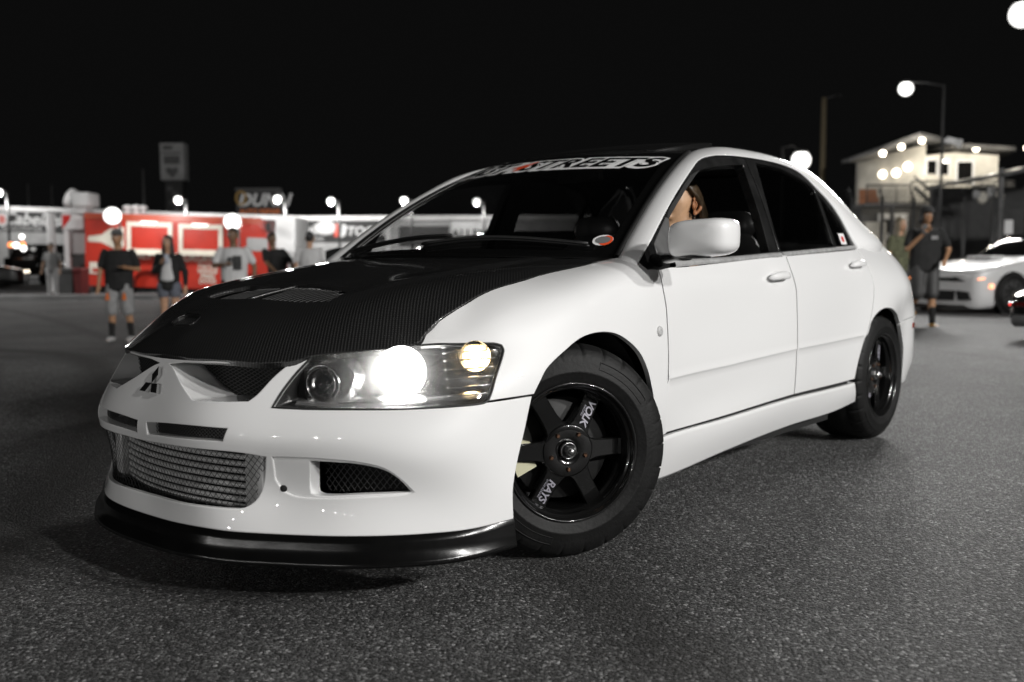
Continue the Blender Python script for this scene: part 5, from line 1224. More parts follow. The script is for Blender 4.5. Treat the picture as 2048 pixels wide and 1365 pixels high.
# flag sticker on the quarter glass
fx, fz = BK['flag'][0]
def side_quad(name, x0, x1, z0, z1, m, off):
    P = SIDE(np.array([(x0, z0), (x1, z0), (x1, z1), (x0, z1)]))+[0, off, 0]; return mesh_obj(name, P, [(0, 1, 2, 3)], m, dR[0], False)
side_quad('flag_sticker', fx-.035, fx+.045, fz-.024, fz+.028, M_sticker_w, -.012)
q = np.array([(fx+.005+.017*math.cos(a), fz+.001+.014*math.sin(a)) for a in np.linspace(0, 6.283, 20, endpoint=False)]); mesh_obj('flag_disc', SIDE(q)+[0, -.0112, 0], [tuple(range(20))], M_red, dR[0], False)
# rear window
rwv = []
for w in np.linspace(0, 1, 6): rwv.append([(-2.335+.02*v*v-(.47)*w+.0*v, (.50+.14*w)*v, 1.35-.03*v*v-(.35)*w+.03*w*(1-w)) for v in np.linspace(-1, 1, 9)])
loft('rear_window', rwv, M_tint, car)
# --- door mirrors
for sg in (1,):
    rows = []
    for dx, f in ((-.052, .90), (-.055, .965), (-.048, .995), (-.02, 1.0), (.008, .985), (.030, .93), (.046, .82), (.056, .62), (.061, .35), (.062, .02)):
        r = []
        for a in np.linspace(0, 2*math.pi, 40, endpoint=False):
            c, s_ = math.cos(a), math.sin(a); e = 2/4.2
            y = .100*f*math.copysign(abs(c)**e, c); z = .0605*f*math.copysign(abs(s_)**e, s_)
            z += .006*(y/.11)*(1 if z > 0 else 1.6); x = dx-.020*(y/.11)
            r.append((-.425+x, sg*(.999+y), .977+z))
        rows.append(r)
    mi_ = loft('door_mirror', rows, M_white, car, closed_u=True, caps=True)
    gl = [(-.482+.020*0-.020*(.98*y/.11)*1, sg*(.997+y), .977+z) for y, z in [(.09*math.copysign(abs(math.cos(a))**.5, math.cos(a)), .051*math.copysign(abs(math.sin(a))**.5, math.sin(a))) for a in np.linspace(0, 6.283, 24, endpoint=False)]]
    mesh_obj('mirror_glass', gl, [tuple(range(24))], M_chrome, mi_, False)
    rows = []
    for t, hw, hz in ((0, .055, .022), (.35, .040, .017), (.7, .034, .013), (1, .040, .012)):
        c = Vector((-.50+.06*t, .800+.14*t, .912+.006*t)); rows.append([(c.x+hw*math.cos(a), sg*c.y, c.z+hz*math.sin(a)) for a in np.linspace(0, 6.283, 20, endpoint=False)])
    loft('mirror_arm', rows, M_black, mi_, closed_u=True, caps=True)
    rows = [[(-.44+x*.06, sg*(.955+y*.062), .914+z) for x, y in [(math.cos(a), math.copysign(abs(math.sin(a))**.6, math.sin(a))) for a in np.linspace(0, 6.283, 20, endpoint=False)]] for z in (0, .012)]
    loft('mirror_underside', rows, M_black, mi_, closed_u=True, caps=True)
# --- headlights
def headlight(sg):
    lit = sg > 0
    f = lambda st: (lambda p: p*[1, sg, 1])(B(st))
    L = smooth_loop(hl, .02, 50, sc=(1, .1))/[1, .1]
    P0 = B(L)-normal(B, L)*.010; cc = P0.mean(0); ax = np.array([-.80, -.45, .0])
    rows = [P0]
    for d, k in ((.02, .985), (.05, .95), (.075, .88), (.082, .60), (.084, .02)): rows.append(cc+(P0-cc)*k+ax*d)
    R_ = np.array(rows); R_[:, :, 1] *= sg
    hb = loft('headlight', R_, M_bucket, car, closed_u=True)
    ln = panel('headlight_lens', B, hl, M_lens, None, res=.03, gap=.003, rim=.004, flange=.012, off=.001, mirror=True, ang=50)
    keep = ln[0] if lit else ln[1]; bpy.data.objects.remove(ln[1] if lit else ln[0]); keep.parent = hb
    gs = inset(smooth_loop(hl, .015, 50, sc=(1, .1)), .002)/[1, .1]
    G = B(gs)+normal(B, gs)*-.001; G[:, 1] *= sg; MB().tube(G, .0035, 6, closed=True).build('lens_seal', M_plastic, hb)
    def lamp_axis(st, depth):
        p = B(np.array([st]))[0]+np.array(ax)*depth; p[1] *= sg; return Vector(p)
    A = Vector((.86, .38*sg, .02)).normalized(); Q = A.to_track_quat('Z', 'Y').to_matrix().to_4x4()
    # main bowl and projector
    c = lamp_axis(HLP[0], .045); M = Matrix.Translation(c) @ Q
    MB().lathe([(.020, -.020), (.044, -.012), (.059, .006), (.067, .024), (.0685, .025), (.0685, .018)], 40, M).build('reflector_bowl', M_bowlglare if lit else M_refl, hb)  # the lit side's bowl emits, painting in the lamp's reflected glare
    MB().lathe([(.0001, .042), (.020, .039), (.034, .030), (.042, .018), (.043, .012)], 36, M).build('projector_lens', M_hot if lit else M_dlens, hb)
    MB().lathe([(.043, .010), (.0455, .012), (.0455, .020), (.0435, .021)], 36, M).build('projector_ring', M_chrome, hb)
    # inner small projector
    c = lamp_axis(HLP[1], .035); M = Matrix.Translation(c) @ Q
    MB().lathe([(.026, -.02), (.033, 0), (.041, .018), (.042, .019), (.042, .014)], 36, M).build('reflector_bowl', M_refl, hb)
    MB().lathe([(.0001, .022), (.012, .020), (.021, .013), (.025, .003)], 30, M).build('projector_lens', M_dlens, hb)
    # corner lamp
    c = lamp_axis(HLP[2], .035); A2 = Vector((.68, .72*sg, 0)).normalized(); M = Matrix.Translation(c) @ A2.to_track_quat('Z', 'Y').to_matrix().to_4x4()
    MB().lathe([(.010, -.02), (.026, -.01), (.036, .006), (.042, .022)], 32, M).build('indicator_bowl', M_refl, hb)
    MB().ball(M @ Vector((0, 0, .004)), 0.021, n=10).build('indicator_bulb', M_warm if lit else M_refl, hb)
    # bright trim rings and the web between the two lamps
    def arc(st0, r0, a0, a1, dep, rad, m, nm_):
        c_ = lamp_axis(st0, dep); Mq = Matrix.Translation(c_) @ Q
        MB().tube([Mq @ Vector((r0*math.cos(t), r0*math.sin(t), .0)) for t in np.linspace(a0, a1, 40)], rad, 6).build(nm_, m, hb)
    arc(HLP[1], .050, -1.9, 2.6, .022, .0026, M_refl, 'trim_ring')
    wb = []
    for d0, k0 in ((.012, 0), (.050, .018)):
        wb.append([lamp_axis((s_+k0, t_), d0) for s_, t_ in ((.575, 5.05), (.628, 4.75), (.655, 4.35), (.640, 3.95), (.615, 3.72))])
    loft('lamp_web', wb, M_bucket, hb)
    bz = [[lamp_axis((s_, t_), d0) for s_ in np.linspace(.50, 1.0, 16)] for t_, d0 in ((3.60, .006), (3.78, .020), (3.80, .050))]
    loft('lower_bezel', bz, M_refl, hb)
    # ribbed cover under the corner lamp
    rb = MB()
    for k in range(7):
        t = .05+.115*k; st = np.array([(s, np.interp(s, [.86, 1.03], [3.62, 3.60])+t*2.0) for s in np.linspace(.90, 1.02+.01*k, 8)])
        p = B(st)+ax*.016; p[:, 1] *= sg; rb.tube(p, .0024, 5)
    rb.build('reflector_ribs', M_refl, hb)
    return hb
M_bucket = mat('headlight_bucket', .13, .24, metal=.75); M_refl = mat('reflector', .62, .16, metal=1.0)
M_dlens = mat('dark_projector', .01, .05, coat=1); M_hot = soft_glow('lit_projector', 130, (1, .985, .95), .45); M_bowlglare = mat('bowl_glare', .8, .2, emit=(1, .985, .95), es=8); M_warm = soft_glow('lit_indicator', 60, (1, .72, .36), 3.0)
HLP = [(.782, 4.42), (.560, 4.15), (.985, 4.72)]
for sg in (1, -1): headlight(sg)
# --- wheels
NSEG = 26
def tyre_mesh(name, R_, rb, w, parent, M):
    off = [0, .035, .07, .105, .25, .4, .55, .7, .85]; th = [2*math.pi*(k+o)/NSEG for k in range(NSEG) for o in off]; slit = [o in (.035, .07) for k in range(NSEG) for o in off]
    pr = [(rb-.004, -.030), (rb+.004, -.012), (rb+.010, -.004), (rb+.020, .000), (rb+.040, .006), (rb+.043, .0075), (rb+.046, .006), (rb+.070, .004), (rb+.088, -.003), (R_-.020, -.012), (R_-.013, -.020), (R_-.0125, -.022), (R_-.007, -.030)]
    tread = [(R_-.002, -.046), (R_, -.060), (R_, -.0665), (R_-.007, -.068), (R_-.007, -.073), (R_, -.0745)]
    mid = [(R_+.001, -w/2)]
    prof = pr+tread+mid+[(r, -w-h) for r, h in tread[::-1]]+[(r, -w-h) for r, h in pr[::-1]]
    v = []; n = len(th)
    for i, (r, h) in enumerate(prof):
        sh = (9 <= i <= 16) or (len(prof)-17 <= i <= len(prof)-10)
        for a, s_ in zip(th, slit): rr = r-(.0055 if (s_ and sh) else 0); v.append(M @ Vector((rr*math.cos(a), rr*math.sin(a), h)))
    f = [(i*n+k, i*n+(k+1) % n, (i+1)*n+(k+1) % n, (i+1)*n+k) for i in range(len(prof)-1) for k in range(n)]
    return mesh_obj(name, v, f, M_rubber, parent, True)
def wheel(cx, cy, r, w, steer, sg=1, letter=True):
    wo = empty('wheel', (0, 0, 0)); wo.parent = car
    Mw = Matrix.Translation((cx, cy*sg, r)) @ Matrix.Rotation(steer, 4, 'Z') @ (Matrix(((-1, 0, 0, 0), (0, 0, 1, 0), (0, 1, 0, 0), (0, 0, 0, 1))) if sg > 0 else Matrix(((1, 0, 0, 0), (0, 0, -1, 0), (0, 1, 0, 0), (0, 0, 0, 1))))
    tyre_mesh('tyre', r, .203, w, wo, Mw)
    Mo = Mw; Mw = Mw @ Matrix.Diagonal((1.03, 1.03, 1, 1)); rm = MB()
    rm.lathe([(.205, -.022), (.2085, -.010), (.2085, -.002), (.2055, .0015), (.201, .000), (.1975, -.006), (.196, -.014), (.190, -.018), (.1875, -.020), (.186, -.028), (.1855, -.040), (.1815, -.044), (.180, -.052), (.179, -.085), (.175, -.15), (.17, -w+.03), (.20, -w+.01)], 96, Mw)
    Mw = Mw @ Matrix.Translation((0, 0, -.030))
    for k in range(6):
        a = math.pi/3*k+SPOKE; R1 = Matrix.Rotation(a, 4, 'Z'); rows = []
        for rr, hw, h, dp in ((.050, .038, -.010, .04), (.072, .0355, -.0105, .04), (.085, .0305, -.013, .038), (.11, .0272, -.0165, .034), (.15, .0265, -.022, .030), (.170, .0270, -.0255, .026), (.180, .0285, -.0285, .024), (.187, .033, -.032, .024)):
            b = .004; sec = [(-hw, h-dp), (-hw, h-b), (-hw+b, h), (hw-b, h), (hw, h-b), (hw, h-dp)]
            rows.append([tuple(Mw @ R1 @ Vector((rr, y, z))) for y, z in sec])
        n = 6; v = [p for q in rows for p in q]; rm.add(v, [(i*n+j, i*n+(j+1) % n, (i+1)*n+(j+1) % n, (i+1)*n+j) for i in range(len(rows)-1) for j in range(n)], 0, False)
        # raised foot where the spoke meets the rim
        rm.add([tuple(Mw @ R1 @ Vector(p)) for p in ((.172, -.024, -.026), (.172, .024, -.026), (.186, .028, -.022), (.186, -.028, -.022), (.178, -.024, -.0205), (.178, .024, -.0205))], [(0, 1, 5, 4), (4, 5, 2, 3)], 0, False)
    rm.lathe([(.028, -.030), (.0285, -.0155), (.031, -.012), (.045, -.0085), (.074, -.0085), (.080, -.0115), (.082, -.05)], 60, Mw)
    rim = rm.build('rim', M_rim, wo)
    if letter:
        for a0, a1, r0, r1 in ((.55, 1.25, .262, .284), (3.75, 4.45, .262, .284)):
            pts = [(r0*math.cos(t), r0*math.sin(t), .0045) for t in np.linspace(a0, a1, 24)]+[(r1*math.cos(t), r1*math.sin(t), .0008) for t in np.linspace(a1, a0, 24)]
            MB().tube([Mo @ Vector(p) for p in pts], .0016, 5, closed=True).build('sidewall_panel', M_rubber, wo)
    MB().lathe([(.03, -.10), (.158, -.10), (.160, -.102), (.160, -.125), (.03, -.125)], 64, Mo).build('brake_disc', varied('brake_iron', .02, .55, .3, 40, metal=.3), wo)
    for k in range(5):
        a = 2*math.pi*k/5+.95; p = Matrix.Translation((.057*math.cos(a), .057*math.sin(a), -.002))
        MB().lathe([(.0115, -.02), (.0115, -.0078), (.0100, -.0070), (.0095, -.016), (.0001, -.016)], 18, Mw @ p).lathe([(.0072, -.018), (.0072, -.002), (.0045, .0015), (.0001, .0015)], 6, Mw @ p, smooth=False).build('lug_nut', M_nut, wo)
    MB().lathe([(.026, -.016), (.026, -.004), (.022, -.002), (.022, -.004), (.0001, -.004)], 30, Mw).lathe([(.0165, -.006), (.0165, .010), (.013, .013), (.0001, .013)], 6, Mw, smooth=False).lathe([(.009, .012), (.009, .021), (.007, .023), (.0001, .023)], 16, Mw).build('centre_nut', M_nut2, wo)
    if letter:
        for txt, sub, rc in (('VOLK', 'RACING', .128), ('RAYS', 'ENGINEERING', -.133)):
            R1 = Mw @ Matrix.Rotation(math.pi/3*4+SPOKE, 4, 'Z'); x = -rc; 
            h = -.0165-.0055*(abs(rc)-.11)/.04
            T = R1 @ Matrix.Translation((x, .004, h+.0012)) @ Matrix.Rotation(math.radians(-8 if x > 0 else 8)*-1, 4, 'Y')
            text_obj('spoke_lettering', txt, .034, M_decal, wo, T, shear=.25, offset=.0008, spacing=.86)
            T2 = R1 @ Matrix.Translation((x, -.0125, h+.0012)) @ Matrix.Rotation(math.radians(-8 if x > 0 else 8)*-1, 4, 'Y')
            text_obj('spoke_lettering', sub, .0095, M_decal, wo, T2, shear=.2)
    return wo, Mo
M_nut = mat('dark_nut', (.30, .17, .11), .25, metal=.9); M_nut2 = mat('steel_nut', .35, .3, metal=1.0); M_decal = mat('wheel_decal', (.34, .33, .38), .5)
STEER = math.radians(-30); SPOKE = math.radians(0)
w1, Mw1 = wheel(-.015, .802, .330, .245, STEER, 1)
# brake caliper inside the front wheel
cl = MB()
for a0 in (150, 172, 194):
    a = math.radians(a0); cl.box((-.001, -.001, 0), (.001, .001, .001))
poly = [(.105*math.cos(a), .105*math.sin(a)) for a in np.radians(np.linspace(166, 206, 9))]+[(.172*math.cos(a), .172*math.sin(a)) for a in np.radians(np.linspace(206, 166, 9))]
cl = MB().prism(poly, -.10, -.062, Mw1).prism([(x*1.0, y) for x, y in poly], -.155, -.128, Mw1); cl.build('brake_caliper', M_caliper, w1)
wheel(-.015, .795, .325, .235, STEER, -1, False)
w2, _ = wheel(-2.625, .808, .325, .285, 0, 1)
wheel(-2.625, .80, .325, .285, 0, -1, False)
# --- interior
def seat(y, head=True, name='front_seat'):
    s = blob(name, [((-1.55, y, .42), (.10, .23, .08), (-1.12, y, .40), (.12, .24, .08)), ((-1.60, y, .48), (.10, .22, .09), (-1.78, y, .98), (.07, .17, .07)),
                    ((-1.66, y-.21, .60), .06, (-1.74, y-.17, .92), .05), ((-1.66, y+.21, .60), .06, (-1.74, y+.17, .92), .05)], M_leather, car, .03, 3)
    blob('headrest', [((-1.80, y-.07, 1.06), (.05, .07, .075), (-1.80, y+.07, 1.06), (.05, .07, .075))], M_leather, s, .02, 3)
for y in (.37, -.37): seat(y)
blob('rear_seat', [((-2.30, -.5, .45), (.16, .1, .1), (-2.30, .5, .45), (.16, .1, .1)), ((-2.50, -.5, .75), (.09, .1, .17), (-2.50, .5, .75), (.09, .1, .17))], M_inter, car, .05, 3)
db = MB(); n = 9
rows = []
for y in np.linspace(-.70, .70, 15):
    hmp = .03*math.exp(-((y-.37)/.16)**2); rows.append([(-.42, y, .86), (-.55, y, .905), (-.75, y, .905+hmp), (-.86, y, .90+hmp*1.2), (-.90, y, .85), (-.86, y, .60), (-.70, y, .40)])
loft('dashboard', rows, M_inter, car)
sw = MB(); Ms = Matrix.Translation((-.98, .37, .84)) @ Matrix.Rotation(math.radians(-65), 4, 'Y')
sw.tube([tuple(Ms @ Vector((.175*math.cos(a), .175*math.sin(a), 0))) for a in np.linspace(0, 6.283, 40, endpoint=False)], .014, 8, closed=True)
for a in (0, 2.4, -2.4): sw.tube([tuple(Ms @ Vector((0, 0, -.02))), tuple(Ms @ Vector((.17*math.cos(a+3.14), .17*math.sin(a+3.14), 0)))], .014, 6)
sw.ball(Ms @ Vector((0, 0, -.01)), (.05, .05, .05)); sw.build('steering_wheel', M_leather, car)
MB().box((-.44, -.72, .25), (-.42, .72, .86)).build('bulkhead', M_inter, car); MB().box((-2.72, -.70, .25), (-2.68, .70, .93)).build('bulkhead', M_inter, car); MB().box((-2.95, -.62, .94), (-2.45, .62, .955)).build('parcel_shelf', M_inter, car)
hd = [[(x, y, ROOF(np.array([(x, y)]))[0][2]-.03) for y in np.linspace(-.5, .5, 9)] for x in np.linspace(-1.15, -2.25, 9)]
loft('headliner', hd, M_inter, car)
MB().box((-1.10, -.07, 1.24), (-1.075, .16, 1.30), 0, .01).build('interior_mirror', M_plastic, car)
# inside faces of the pillars
pin = [E0[1:]-nm[1:]*.034-(E1[1:]-E0[1:])*.02, E0[1:]-nm[1:]*.010+(E1[1:]-E0[1:])*.2, E0[1:]-nm[1:]*.006+(E1[1:]-E0[1:])*1.0]
loft('pillar_lining', pin, M_inter, car, mirror=True)
loft('centre_pillar', [[(-1.47+dx, .775-.36*(z-.93)-.16*(z-.93)**2-.03, z) for z in np.linspace(.94, 1.31, 10)] for dx in (-.06, .06)], M_inter, car, mirror=True)

# ------------------------------------------------------------------ people
def skinm(name, c): return varied(name, c, .5, .12, 30)
M_skA, M_skB, M_skC = skinm('skin_tan', (.40, .22, .12)), skinm('skin_light', (.50, .29, .18)), skinm('skin_brown', (.20, .115, .065))
M_cotB, M_cotW, M_cotG = varied('black_cotton', .016, .9, .2, 12), varied('white_cotton', .62, .9, .08, 8), varied('grey_cotton', .28, .9, .2, 14)
M_denim, M_hairB, M_hairD = varied('denim', (.13, .14, .17), .9, .3, 30), varied('black_hair', .010, .45, .3, 40), varied('dark_blond_hair', (.16, .13, .085), .55, .35, 25)
M_sock, M_shoeW, M_camo = mat('black_sock', .012, .9), varied('white_shoe', .5, .6, .1, 20), varied('olive_print', (.10, .105, .06), .9, .6, 22)
def person(px, D, label, H=1.76, skin=M_skA, top=M_cotB, bottom=M_cotG, sleeve='short', leg='shorts', hair=M_hairB, hairlen=.0, cap=None, arms=None, legs=None, turn=0, wide=1.0, group=None, z=None, shoes=M_shoeW, socks=True, open_front=None, lean=0.0, long_top=.86):
    """local x to the viewer's right, -y towards the viewer; the figure faces -y"""
    x, y = place(lat(px, D), D); o = empty('person', (x, y, ground_z(x, y) if z is None else z), VROT+math.radians(turn), label=label, cat='person', group=group)
    s = H/1.76; V = lambda a: tuple(c*s for c in a); w = wide
    hd = (0+lean*.5, -.03-lean*.3, 1.635); sh = 1.43
    A = arms or [((-.27, .02, 1.14), (-.29, -.06, .90)), ((.27, .02, 1.14), (.29, -.06, .90))]
    Lg = legs or [((-.10, 0, .48), (-.11, .02, .07)), ((.10, 0, .48), (.11, .02, .07))]
    sp = [(-.19*w+lean*.4, .0, sh), (.19*w+lean*.4, .0, sh)]
    sk = [(V((hd[0], hd[1]+.01, 1.665)), tuple(c*s for c in (.074, .092, .095)), V((hd[0], hd[1]-.012, 1.60)), tuple(c*s for c in (.060, .075, .085))),
          (V((hd[0], hd[1]-.055, 1.565)), .035*s, V((hd[0], hd[1]-.03, 1.60)), .055*s), (V((hd[0]*.8, .01, 1.42)), .060*s, V((hd[0], hd[1]+.015, 1.58)), .052*s),
          (V((hd[0], hd[1]-.095, 1.612)), .017*s, V((hd[0], hd[1]-.085, 1.652)), .012*s)]
    for e in (-1, 1): sk.append((V((hd[0]+e*.075, hd[1]+.015, 1.605)), .016*s, V((hd[0]+e*.080, hd[1]+.020, 1.645)), .020*s))
    sk.append((V((0, .0, 1.05)), tuple(c*s for c in (.13*w, .085, .08)), V((0, .01, 1.32)), tuple(c*s for c in (.14*w, .09, .08))))
    sk.append((V((-.07, 0, .95)), .10*s, V((.07, 0, .95)), .10*s))
    for i, ((el, ha), p) in enumerate(zip(A, sp)):
        sk.append((V((p[0]*.90, p[1], p[2]-.045)), .044*s, V(el), .040*s)); sk.append((V(el), .039*s, V(ha), .026*s))
        d = (Vector(ha)-Vector(el)).normalized(); sd = d.cross(Vector((0, 1, 0))).normalized() if abs(d.y) < .9 else Vector((1, 0, 0)); pm = Vector(ha)+d*.05; nd = d.cross(sd)
        sk.append((V(Vector(ha)+d*.01), .026*s, V(pm), (.036*s, .024*s, .034*s)))
        for q, ln in zip((-1.5, -.5, .5, 1.5), (.062, .075, .070, .055)):
            k1 = pm+sd*.017*q+d*.035; k2 = k1+d*ln*.55+nd*.018*(1 if i else -1)*0+Vector((0, -.012, 0)); k3 = k2+d*ln*.35+Vector((0, -.02, 0))
            sk.append((V(k1-d*.03), .0105*s, V(k2), .0095*s)); sk.append((V(k2), .0095*s, V(k3), .008*s))
        t0 = Vector(ha)+d*.03+sd*.025*(1 if i == 0 else -1); t1 = t0+d*.035+sd*.022*(1 if i == 0 else -1)+Vector((0, -.012, 0)); sk.append((V(t0), .0135*s, V(t1), .010*s))
    for (kn, an), hx in zip(Lg, (-.095, .095)):
        sk.append((V((hx, 0, .92)), .088*s, V(kn), .056*s)); mid = Vector(kn)*.7+Vector(an)*.3+Vector((0, .018, 0)); sk.append((V(kn), .053*s, V(mid), .056*s)); sk.append((V(mid), .056*s, V(an), .036*s))
        sk.append((V((an[0], an[1], an[2]-.02)), .035*s, V((an[0], an[1]-.14, an[2]-.035)), (.038*s, .05*s, .024*s)))
    blob('body', sk, skin, o, .0135*s, 3)
    for e in (-1, 1):
        MB().ball(V((hd[0]+e*.031, hd[1]-.080, 1.648)), .0115*s, n=6).build('eye', M_cotW, o)
        MB().ball(V((hd[0]+e*.031, hd[1]-.0895, 1.648)), .0055*s, n=5).build('pupil', M_dark, o)
        MB().tube([V((hd[0]+e*.016, hd[1]-.088, 1.668)), V((hd[0]+e*.046, hd[1]-.080, 1.669))], .004*s, 5).build('eyebrow', hair, o)
    MB().tube([V((hd[0]-.024, hd[1]-.086, 1.580)), V((hd[0], hd[1]-.092, 1.578)), V((hd[0]+.024, hd[1]-.086, 1.580))], .0055*s, 6).build('mouth', mat('lips', (.25, .08, .06), .5), o)
    # top
    tb = [(V((0, .0, 1.40)), tuple(c*s for c in (.175*w, .10, .055)), V((0, 0, 1.20)), tuple(c*s for c in (.19*w, .125, .08))), (V((0, 0, 1.20)), tuple(c*s for c in (.19*w, .125, .08)), V((0, 0, long_top)), tuple(c*s for c in (.185*w, .13, .05)))]
    for (el, ha), p in zip(A, sp):
        e = Vector(p)*.28+Vector(el)*.72 if sleeve == 'short' else Vector(el)
        tb.append((V((p[0]*.93, p[1], p[2]-.025)), .060*s, V(e), .064*s if sleeve == 'short' else .054*s))
        if sleeve == 'long': tb.append((V(el), .056*s, V(Vector(el)*.12+Vector(ha)*.88), .040*s))
    shirt = blob('shirt' if sleeve == 'short' else 'jacket', tb, top, o, .018*s, 4)
    if open_front: blob('white_top', [(V((0, -.075, 1.36)), tuple(c*s for c in (.085, .05, .04)), V((0, -.085, 1.02)), tuple(c*s for c in (.125, .075, .05)))], open_front, o, .016*s, 4)
    bt = [(V((-.06, 0, .93)), (.115*s, .115*s, .09*s), V((.06, 0, .93)), (.115*s, .115*s, .09*s))]
    for (kn, an), hx in zip(Lg, (-.10, .10)):
        K_ = Vector(kn); e = {'shorts': Vector((hx, 0, .92)).lerp(K_, .95), 'short': Vector((hx, 0, .92)).lerp(K_, .34), 'long': K_}[leg]
        bt.append((V((hx, 0, .90)), .112*s, V(e), (.098 if leg == 'shorts' else .10)*s if leg != 'long' else .075*s))
        if leg == 'long': bt.append((V(kn), .075*s, V(Vector(an)+Vector((0, 0, .02))), .062*s))
    blob('shorts' if leg != 'long' else 'trousers', bt, bottom, o, .018*s, 4)
    for kn, an in Lg:
        if socks and leg != 'long': blob('sock', [(V(an), .041*s, V(Vector(an).lerp(Vector(kn), .52)), .054*s)], M_sock, o, .014*s, 2)
        blob('shoe', [(V((an[0], an[1]+.02, an[2]-.015)), (.044*s, .05*s, .05*s), V((an[0], an[1]-.13, an[2]-.032)), (.046*s, .06*s, .034*s))], shoes, o, .014*s, 3)
    if cap:
        blob('cap', [(V((hd[0], hd[1]+.012, 1.70)), tuple(c*s for c in (.088, .104, .07)), V((hd[0], hd[1]+.01, 1.715)), tuple(c*s for c in (.083, .098, .065))), (V((hd[0], hd[1]-.11, 1.695)), tuple(c*s for c in (.07, .06, .010)), V((hd[0], hd[1]-.05, 1.70)), tuple(c*s for c in (.08, .06, .012)))], cap, o, .012*s, 3)
    hc = [(V((hd[0], hd[1]+.025, 1.695)), tuple(c*s for c in (.083, .098, .075)), V((hd[0], hd[1]+.04, 1.64)), tuple(c*s for c in (.080, .082, .075)))]
    if hairlen:
        for e in (-1, 1): hc.append((V((hd[0]+e*.062, hd[1]+.02, 1.66)), (.03*s, .06*s, .05*s), V((hd[0]+e*.085, hd[1]+.02, 1.66-hairlen)), (.035*s, .055*s, .04*s)))
        hc.append((V((hd[0], hd[1]+.07, 1.65)), (.075*s, .05*s, .06*s), V((hd[0], hd[1]+.11, 1.66-hairlen)), (.09*s, .045*s, .05*s)))
    blob('hair', hc, hair, o, .013*s, 2)
    return o
def held(name, label, cat, owner, loc, m, size, rot=(0, 0, 0)):
    o = MB().box(tuple(-c for c in size), size, 0, min(size)*.4).build(name, m); o.location = owner.matrix_basis @ Vector(loc); o.rotation_euler = (rot[0], rot[1], owner.rotation_euler.z+rot[2]); return tag(o, label, cat)
G1 = 'people standing by the food truck'
p = person(240, 15.2, 'person in a black t-shirt, patterned cap and light shorts with two orange patches', 1.74, M_skA, M_cotB, M_cotG, cap=varied('grey_camo_cap', .10, .8, .7, 18), wide=1.22, group=G1, arms=[((-.30, .03, 1.13), (-.31, -.03, .90)), ((.30, .03, 1.14), (.20, -.20, 1.17))], legs=[((-.13, 0, .48), (-.15, .02, .07)), ((.13, 0, .48), (.15, .05, .07))], long_top=.84)
for x in (-.14, .12): MB().prism([(x-.035, .0), (x+.035, .0), (x+.012, .11), (x-.012, .11)], -.002, .002, Matrix.Translation((0, -.122, .66)) @ Matrix.Rotation(math.radians(90), 4, 'X')).build('orange_patch', M_orange, p)
p = person(340, 15.8, 'person with long dark hair, open black jacket, white top and denim shorts', 1.66, M_skB, M_cotB, M_denim, sleeve='long', leg='short', hairlen=.30, group=G1, open_front=M_cotW, arms=[((-.25, .0, 1.15), (-.05, -.20, 1.30)), ((.27, .03, 1.14), (.29, -.04, .90))], socks=False)
held('cup', 'pale plastic cup held up by the person in the open black jacket', 'cup', p, (.05, -.23, 1.29), mat('pale_cup', (.42, .45, .52), .3), (.032, .032, .075))
p = person(470, 15.4, 'person in a white t-shirt with a dark square print holding a phone at the chest', 1.74, M_skC, M_cotW, M_cotB, group=G1, arms=[((-.31, -.02, 1.16), (-.06, -.22, 1.18)), ((.32, .03, 1.15), (.32, .0, .92))], wide=1.15, hair=M_hairB)
MB().box((.03, -.142, 1.08), (.16, -.136, 1.30)).build('shirt_print', M_dgrey, p)
held('phone', 'dark phone in the hand of the person in the white printed t-shirt', 'phone', p, (.0, -.24, 1.21), M_dgrey, (.036, .006, .07), (math.radians(-20), 0, 0))
person(556, 17.5, 'person in black bending forward with bare arms, right of the white printed t-shirt', 1.66, M_skC, M_cotB, M_cotB, leg='long', group=G1, arms=[((-.26, -.16, 1.18), (-.16, -.34, 1.02)), ((.26, -.10, 1.16), (.20, -.30, .98))], lean=-.16, turn=35, hair=M_hairB)
person(622, 17.0, 'person in a pale shirt with back turned, closest to the windscreen', 1.60, M_skB, M_cotW, M_denim, leg='long', group=G1, turn=180, wide=1.15, hair=M_hairB)
person(107, 27.5, 'person in grey standing beside the black wheelie bin', 1.55, M_skC, M_grey, M_cotG, leg='long', group='people in the background')
G2 = 'people walking behind the car'
p = person(1848, 14.0, 'person walking in a black t-shirt, dark hat and yellow shoes, hand raised', 1.74, M_skA, M_cotB, M_dgrey, group=G2, z=-.10, cap=varied('dark_hat', .03, .9, .3, 20), wide=1.18, hairlen=.10, shoes=mat('yellow_shoe', (.62, .30, .02), .5), socks=True, arms=[((-.27, -.02, 1.16), (-.12, -.17, 1.36)), ((.33, -.02, 1.15), (.20, -.20, .99))], legs=[((-.10, -.02, .50), (-.08, .30, .26)), ((.08, -.08, .50), (.09, -.10, .075))], long_top=.86)
held('phone', 'phone in the raised hand of the walking person in the black t-shirt', 'phone', p, (-.10, -.21, 1.42), M_dgrey, (.036, .006, .07))
MB().prism([(-.05, 0), (.05, 0), (.045, .05), (-.045, .05)], -.002, .002, Matrix.Translation((.07, -.135, 1.28)) @ Matrix.Rotation(math.radians(90), 4, 'X')).build('chest_print', M_cotG, p)
person(1796, 15.5, 'person with long grey-blond hair and an olive top beside the white saloon tail', 1.62, M_skB, M_camo, M_dgrey, sleeve='short', leg='long', hair=M_hairD, hairlen=.34, group=G2, turn=25, arms=[((-.24, .0, 1.14), (-.24, -.08, .90)), ((.26, .0, 1.14), (.27, -.08, .90))])
